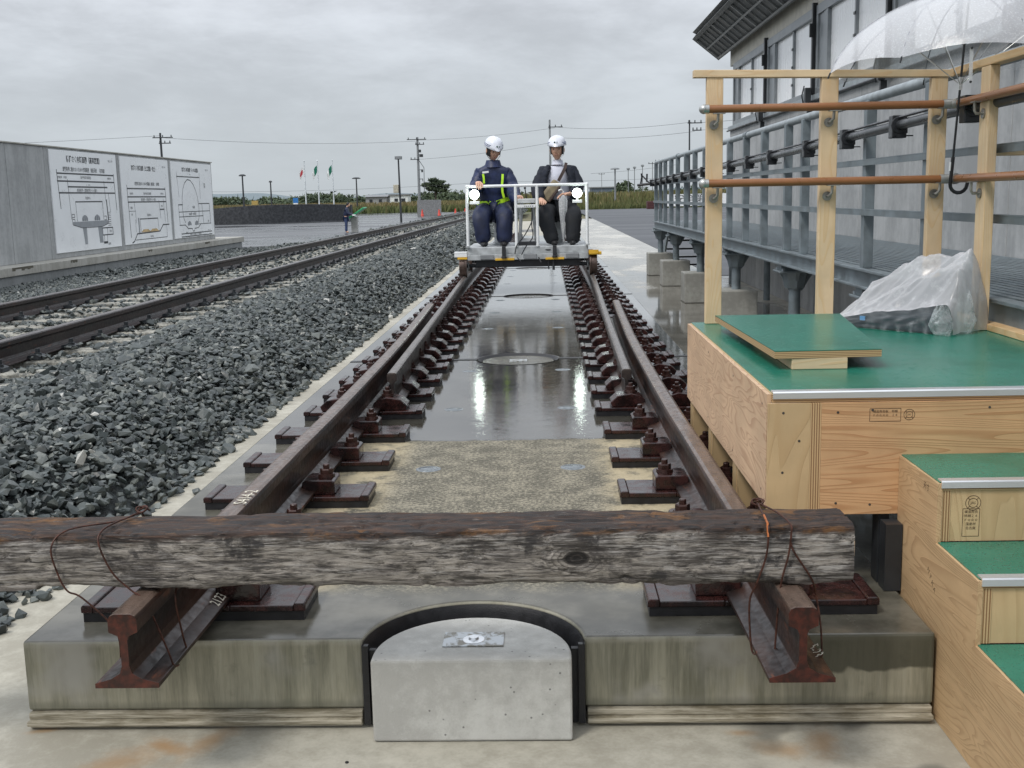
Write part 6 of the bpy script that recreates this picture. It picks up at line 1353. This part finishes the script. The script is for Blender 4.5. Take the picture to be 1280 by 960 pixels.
# --- rider 1: navy rain suit, looking down at the controls
p1 = thing('person', 'person in a navy rain suit with lime reflective belt and white helmet', 'person', (-.40, 10.75, .55))
cx = -.40
V = [(cx, 10.86, .93), (cx, 10.85, 1.06), (cx, 10.83, 1.22), (cx, 10.81, 1.38), (cx, 10.80, 1.45), (cx, 10.79, 1.55), (cx-.155, 10.81, 1.37), (cx-.20, 10.73, 1.22), (cx-.17, 10.42, 1.22), (cx+.155, 10.81, 1.37), (cx+.22, 10.75, 1.20), (cx+.25, 10.45, 1.08),
     (cx-.10, 10.80, .93), (cx-.145, 10.38, .88), (cx-.12, 10.35, .62), (cx+.10, 10.80, .93), (cx+.12, 10.38, .88), (cx+.13, 10.35, .62)]
E_ = [(0, 1), (1, 2), (2, 3), (3, 4), (4, 5), (3, 6), (6, 7), (7, 8), (3, 9), (9, 10), (10, 11), (0, 12), (12, 13), (13, 14), (0, 15), (15, 16), (16, 17)]
put('body', skin(V, E_, [.11, .11, .11, .09, .05, .045, .035, .035, .028, .035, .035, .028, .07, .055, .04, .07, .055, .04], 1), skin_m, p1)
V = [(cx, 10.86, .99), (cx, 10.85, 1.10), (cx, 10.83, 1.24), (cx, 10.81, 1.38), (cx, 10.795, 1.475), (cx, 10.785, 1.535), (cx-.155, 10.80, 1.385), (cx-.205, 10.74, 1.22), (cx-.195, 10.42, 1.215), (cx-.165, 10.27, 1.25), (cx+.155, 10.80, 1.385), (cx+.225, 10.75, 1.21), (cx+.26, 10.45, 1.09), (cx+.30, 10.33, 1.085)]
cloth('rain_jacket', skin(V, [(0, 1), (1, 2), (2, 3), (3, 4), (4, 5), (3, 6), (6, 7), (7, 8), (8, 9), (3, 10), (10, 11), (11, 12), (12, 13)], [(.19, .14), (.178, .145), (.188, .14), (.155, .128), (.09, .088), (.07, .075), .086, .084, .070, .050, .086, .084, .070, .050], 2), navy, p1)
V = [(cx, 10.84, .96), (cx-.095, 10.78, .945), (cx-.135, 10.46, .91), (cx-.14, 10.345, .865), (cx-.12, 10.345, .74), (cx-.112, 10.33, .562), (cx+.095, 10.78, .945), (cx+.13, 10.46, .91), (cx+.14, 10.345, .865), (cx+.13, 10.345, .74), (cx+.125, 10.33, .562)]
cloth('trousers', skin(V, [(0, 1), (1, 2), (2, 3), (3, 4), (4, 5), (0, 6), (6, 7), (7, 8), (8, 9), (9, 10)], [(.175, .13), .115, .108, .104, .098, .092, .115, .108, .104, .098, .092], 2), navy2, p1)
for dx in (-.105, .125): q = MB(); q.ball((cx+dx, 10.33, .580), (.048, .12, .032), 12, 8); q.build('shoe', shoe_m, p1, smooth=True)
head(p1, (cx+.01, 10.73, 1.650), R(24), R(22))
q = MB(); q.lathe([(.105, -.03), (.092, .015), (.080, .055), (.068, .055)], (cx, 10.785, 1.485), 20); q.v = [(v[0], v[1]+.15*(v[2]-1.49), v[2]) for v in q.v]; q.build('collar', navy, p1, smooth=True)
hand((cx-.145, 10.165, 1.275), (cx-.165, 10.27, 1.262), (.25, -1, -.12), (0, -.1, -1), 1, p1, .75)
hand((cx+.315, 10.27, 1.11), (cx+.30, 10.34, 1.09), (.1, -1, -.1), (0, 0, -1), -1, p1, .6)
def band(parent, pts, w, mat, name='reflective_tape', nrm=(0, -1, 0)):
    q = MB(); vs = []
    for i, p in enumerate(pts):
        p = Vector(p); d = (Vector(pts[min(i+1, len(pts)-1)])-Vector(pts[max(i-1, 0)])).normalized(); s_ = d.cross(Vector(nrm)).normalized()*w; n_ = Vector(nrm)*.004
        vs += [p+s_+n_, p-s_+n_, p-s_-n_, p+s_-n_]
    fs = [(0, 1, 2, 3), tuple(len(vs)-4+k for k in (3, 2, 1, 0))]
    for i in range(len(pts)-1):
        for k in range(4): fs.append((4*i+k, 4*i+(k+1) % 4, 4*i+4+(k+1) % 4, 4*i+4+k))
    q.add(vs, fs); return q.build(name, mat, parent, smooth=False)
def front(cx_, hw, y0, z, x):                       # point on the front of an oval torso
    u = max(-1, min(1, (x-cx_)/hw)); return (x, y0-.172*math.sqrt(1-u*u)-.012, z)
band(p1, [front(cx, .21, 10.835, 1.045-.00*k, cx-.205+k*.025) for k in range(8)], .021, lime)
band(p1, [front(cx, .21, 10.835, 1.045+.02*k*.4, cx+.04+k*.025) for k in range(7)], .023, lime)
band(p1, [(cx-.115, 10.655, 1.38), (cx-.107, 10.65, 1.33), (cx-.105, 10.65, 1.27)], .012, lime)
band(p1, [(cx+.115, 10.66, 1.375), (cx+.112, 10.65, 1.32), (cx+.105, 10.645, 1.25), (cx+.108, 10.645, 1.17), (cx+.125, 10.65, 1.10)], .013, lime)
q = MB(); q.obox((cx-.085, 10.655, 1.40), (.075, .004, .022), Matrix.Rotation(R(-6), 3, 'Y')); q.build('chest_badge', white_pt, p1)
# --- rider 2: dark cardigan, white shirt, khaki shoulder bag
p2 = thing('person', 'person in a dark cardigan and white shirt with a khaki shoulder bag and white helmet', 'person', (.36, 10.75, .55))
cx = .36
V = [(cx, 10.86, .93), (cx, 10.85, 1.06), (cx, 10.83, 1.22), (cx, 10.81, 1.38), (cx, 10.80, 1.45), (cx, 10.79, 1.56), (cx-.15, 10.82, 1.36), (cx-.23, 10.76, 1.19), (cx-.20, 10.50, 1.07), (cx+.15, 10.82, 1.36), (cx+.23, 10.76, 1.19), (cx+.14, 10.50, 1.13),
     (cx-.10, 10.80, .93), (cx-.15, 10.38, .88), (cx-.05, 10.35, .62), (cx+.10, 10.80, .93), (cx+.15, 10.38, .88), (cx+.15, 10.35, .62)]
put('body', skin(V, E_, [.11, .11, .11, .09, .05, .046, .035, .035, .028, .035, .035, .028, .07, .055, .04, .07, .055, .04], 1), skin_m, p2)
cloth('shirt', skin([(cx, 10.845, 1.0), (cx, 10.835, 1.12), (cx, 10.82, 1.26), (cx, 10.80, 1.39), (cx, 10.79, 1.48)], [(0, 1), (1, 2), (2, 3), (3, 4)], [(.175, .158), (.172, .155), (.172, .155), (.14, .138), (.07, .07)], 2), shirt, p2)
cloth('cardigan', skin([(cx, 10.95, 1.02), (cx, 10.93, 1.15), (cx, 10.90, 1.3), (cx, 10.88, 1.41), (cx-.155, 10.82, 1.39), (cx-.235, 10.76, 1.21), (cx-.235, 10.55, 1.10), (cx-.215, 10.46, 1.075), (cx+.155, 10.82, 1.39), (cx+.235, 10.76, 1.21), (cx+.20, 10.55, 1.13), (cx+.15, 10.47, 1.125)], [(0, 1), (1, 2), (2, 3), (3, 4), (4, 5), (5, 6), (6, 7), (3, 8), (8, 9), (9, 10), (10, 11)], [(.195, .10), (.19, .10), (.19, .10), (.14, .09), .088, .088, .070, .048, .088, .088, .070, .048], 2), cardi, p2)
for s in (-1, 1):
    cloth('cardigan_front', skin([(cx+s*.10, 10.74, 1.46), (cx+s*.150, 10.70, 1.38), (cx+s*.172, 10.695, 1.25), (cx+s*.180, 10.70, 1.12), (cx+s*.185, 10.72, 1.0)], [(0, 1), (1, 2), (2, 3), (3, 4)], [(.035, .03), (.05, .035), (.052, .035), (.052, .035), (.045, .03)], 2), cardi, p2)
V = [(cx, 10.84, .95), (cx-.095, 10.78, .94), (cx-.15, 10.46, .91), (cx-.155, 10.35, .865), (cx-.12, 10.345, .74), (cx-.06, 10.33, .562), (cx+.095, 10.78, .94), (cx+.16, 10.46, .91), (cx+.17, 10.35, .87), (cx+.165, 10.345, .74), (cx+.155, 10.33, .562)]
cloth('trousers', skin(V, [(0, 1), (1, 2), (2, 3), (3, 4), (4, 5), (0, 6), (6, 7), (7, 8), (8, 9), (9, 10)], [(.175, .13), .115, .104, .098, .090, .078, .115, .104, .098, .090, .080], 2), blk, p2)
for dx in (-.055, .155): q = MB(); q.ball((cx+dx, 10.33, .580), (.046, .12, .032), 12, 8); q.build('shoe', shoe_m, p2, smooth=True)
head(p2, (cx-.005, 10.74, 1.645), R(-7), R(6), ears=False)
q = MB(); q.lathe([(.075, -.02), (.062, .01), (.057, .035), (.05, .035)], (cx, 10.775, 1.49), 20); q.build('shirt_collar', shirt, p2, smooth=True)
hand((cx-.195, 10.36, 1.06), (cx-.21, 10.46, 1.078), (.15, -1, -.25), (.05, -.2, -1), 1, p2, .35)
hand((cx+.085, 10.41, 1.125), (cx+.15, 10.47, 1.13), (-1, -.35, 0), (0, -.3, -1), 1, p2, .6)
sb = thing('shoulder_bag', 'khaki sling bag worn across the white shirt', 'bag', (cx-.10, 10.62, 1.15))
q = MB(); q.obox((cx-.085, 10.615, 1.165), (.125, .07, .27), Matrix.Rotation(R(38), 3, 'Y')); q.build('bag_body', khaki, sb, bevel=.03)
q = MB(); q.obox((cx-.045, 10.60, 1.125), (.03, .075, .22), Matrix.Rotation(R(38), 3, 'Y')); q.build('bag_side', strap_m, sb, bevel=.01)
band(sb, [(cx+.005, 10.64, 1.28), (cx+.05, 10.645, 1.36), (cx+.085, 10.67, 1.43), (cx+.10, 10.72, 1.49)], .018, strap_m, 'strap')
fu = thing('folded_umbrella', 'folded clear umbrella held upright between the knees', 'umbrella', (cx+.06, 10.36, .6))
V = []; n = 14; q = MB(); prr = [(.006, .0), (.012, .05), (.028, .16), (.045, .34), (.050, .46), (.042, .52), (.012, .535)]
q.lathe([(r, z) for r, z in prr], (cx+.052, 10.38, .585), 20); q.v = [(cx+.052+(v[0]-cx-.052)*(1+.28*math.sin(9*math.atan2(v[1]-10.38, v[0]-cx-.052))), v[1], v[2]) for v in q.v]; q.build('furled_canopy', vinyl_w, fu, smooth=True)
q = MB(); q.tube([(cx+.06, 10.38, .57), (cx+.052, 10.38, 1.14)], .006, 6); q.build('shaft', alu_d, fu, smooth=True); q = MB(); q.tube([(cx+.052, 10.38, 1.12), (cx+.052, 10.38, 1.16), (cx+.03, 10.36, 1.18), (cx+.0, 10.35, 1.165)], .010, 8); q.build('handle', white_pt, fu, smooth=True)
# --- visitor on the plaza reading the lectern
x, y, z = -11.05, 61.35, -.7
p3 = thing('person', 'small distant person in dark clothes bending over the green lectern', 'person', (x, y, z))
V = [(x, y, z+.86), (x+.02, y, z+1.10), (x+.06, y, z+1.34), (x+.09, y, z+1.42), (x+.13, y, z+1.55), (x+.07, y-.16, z+1.32), (x+.14, y-.2, z+1.08), (x+.38, y-.16, z+1.0), (x+.07, y+.16, z+1.32), (x+.14, y+.2, z+1.08), (x+.38, y+.16, z+1.0), (x, y-.09, z+.8), (x+.02, y-.1, z+.45), (x, y-.1, z+.06), (x+.14, y-.1, z+.04), (x, y+.09, z+.8), (x-.02, y+.1, z+.45), (x-.04, y+.1, z+.06), (x+.10, y+.1, z+.04)]
put('body', skin(V, [(0, 1), (1, 2), (2, 3), (3, 4), (2, 5), (5, 6), (6, 7), (2, 8), (8, 9), (9, 10), (0, 11), (11, 12), (12, 13), (13, 14), (0, 15), (15, 16), (16, 17), (17, 18)], [.11, .11, .09, .05, .05, .035, .03, .028, .035, .03, .028, .075, .065, .05, .045, .085, .065, .05, .045], 2), skin_m, p3)
put('jacket', skin(V[:3]+[(x+.09, y, z+1.40), (x+.12, y, z+1.47)]+V[5:11], [(0, 1), (1, 2), (2, 3), (3, 4), (2, 5), (5, 6), (6, 7), (2, 8), (8, 9), (9, 10)], [.15, .17, .15, .07, .05, .07, .065, .05, .07, .065, .05], 2), navy2, p3)
cloth('trousers', skin([V[0]]+V[11:14]+V[15:18], [(0, 1), (1, 2), (2, 3), (0, 4), (4, 5), (5, 6)], [.15, .10, .08, .07, .10, .08, .07], 2), MATS.get('jeans') or plain('jeans', (.03, .05, .12), .7), p3)
q = MB(); q.ball((x+.17, y, z+1.57), (.095, .08, .115), 12, 10); q.build('head', skin_m, p3, smooth=True); q = MB(); q.ball((x+.15, y, z+1.60), (.10, .09, .105), 12, 10); q.build('hair', hair_m, p3, smooth=True)
q = MB(); q.box(x+.36, x+.55, y-.14, y+.14, z+.95, z+1.02); q.build('held_papers', white_pt, p3)
# ---------------------------------------------------------------- loose bits on the apron and bed
for i, (xx, yy_, s, lab) in enumerate(((-1.45, 2.35, .028, 'dark stray stone lying alone on the pale strip by the ballast toe'), (-1.52, 7.6, .035, 'stray stone on the pale strip farther along the ballast toe'), (-1.42, 1.2, .012, 'tiny pebble on the pale concrete strip'))):
    V_, F_ = stone_variant(900+i, 14); q = MB(); q.add([(xx+v[0]*s, yy_+v[1]*s, -.235+s*.5+v[2]*s) for v in V_], [tuple(f) for f in F_]); o = q.build('stray_stone', plain('stray_stone_grey', (.06, .07, .07), .4) if i == 0 else MATS['stray_stone_grey'], None, loc=(xx, yy_, -.235))
    o.data.transform(Matrix.Translation((-0, 0, 0))); tag(o, lab, 'stone')
q = MB(); q.lathe([(0, .0), (.0045, .0), (.0045, -.003), (0, -.003)], (-.30, -.20, -.2325), 10); tag(q.build('floor_plug', rubber, None, loc=(-.30, -.20, -.235)), 'small round black hole plug in the concrete before the slab', 'plug')
print('objects', len(bpy.data.objects))
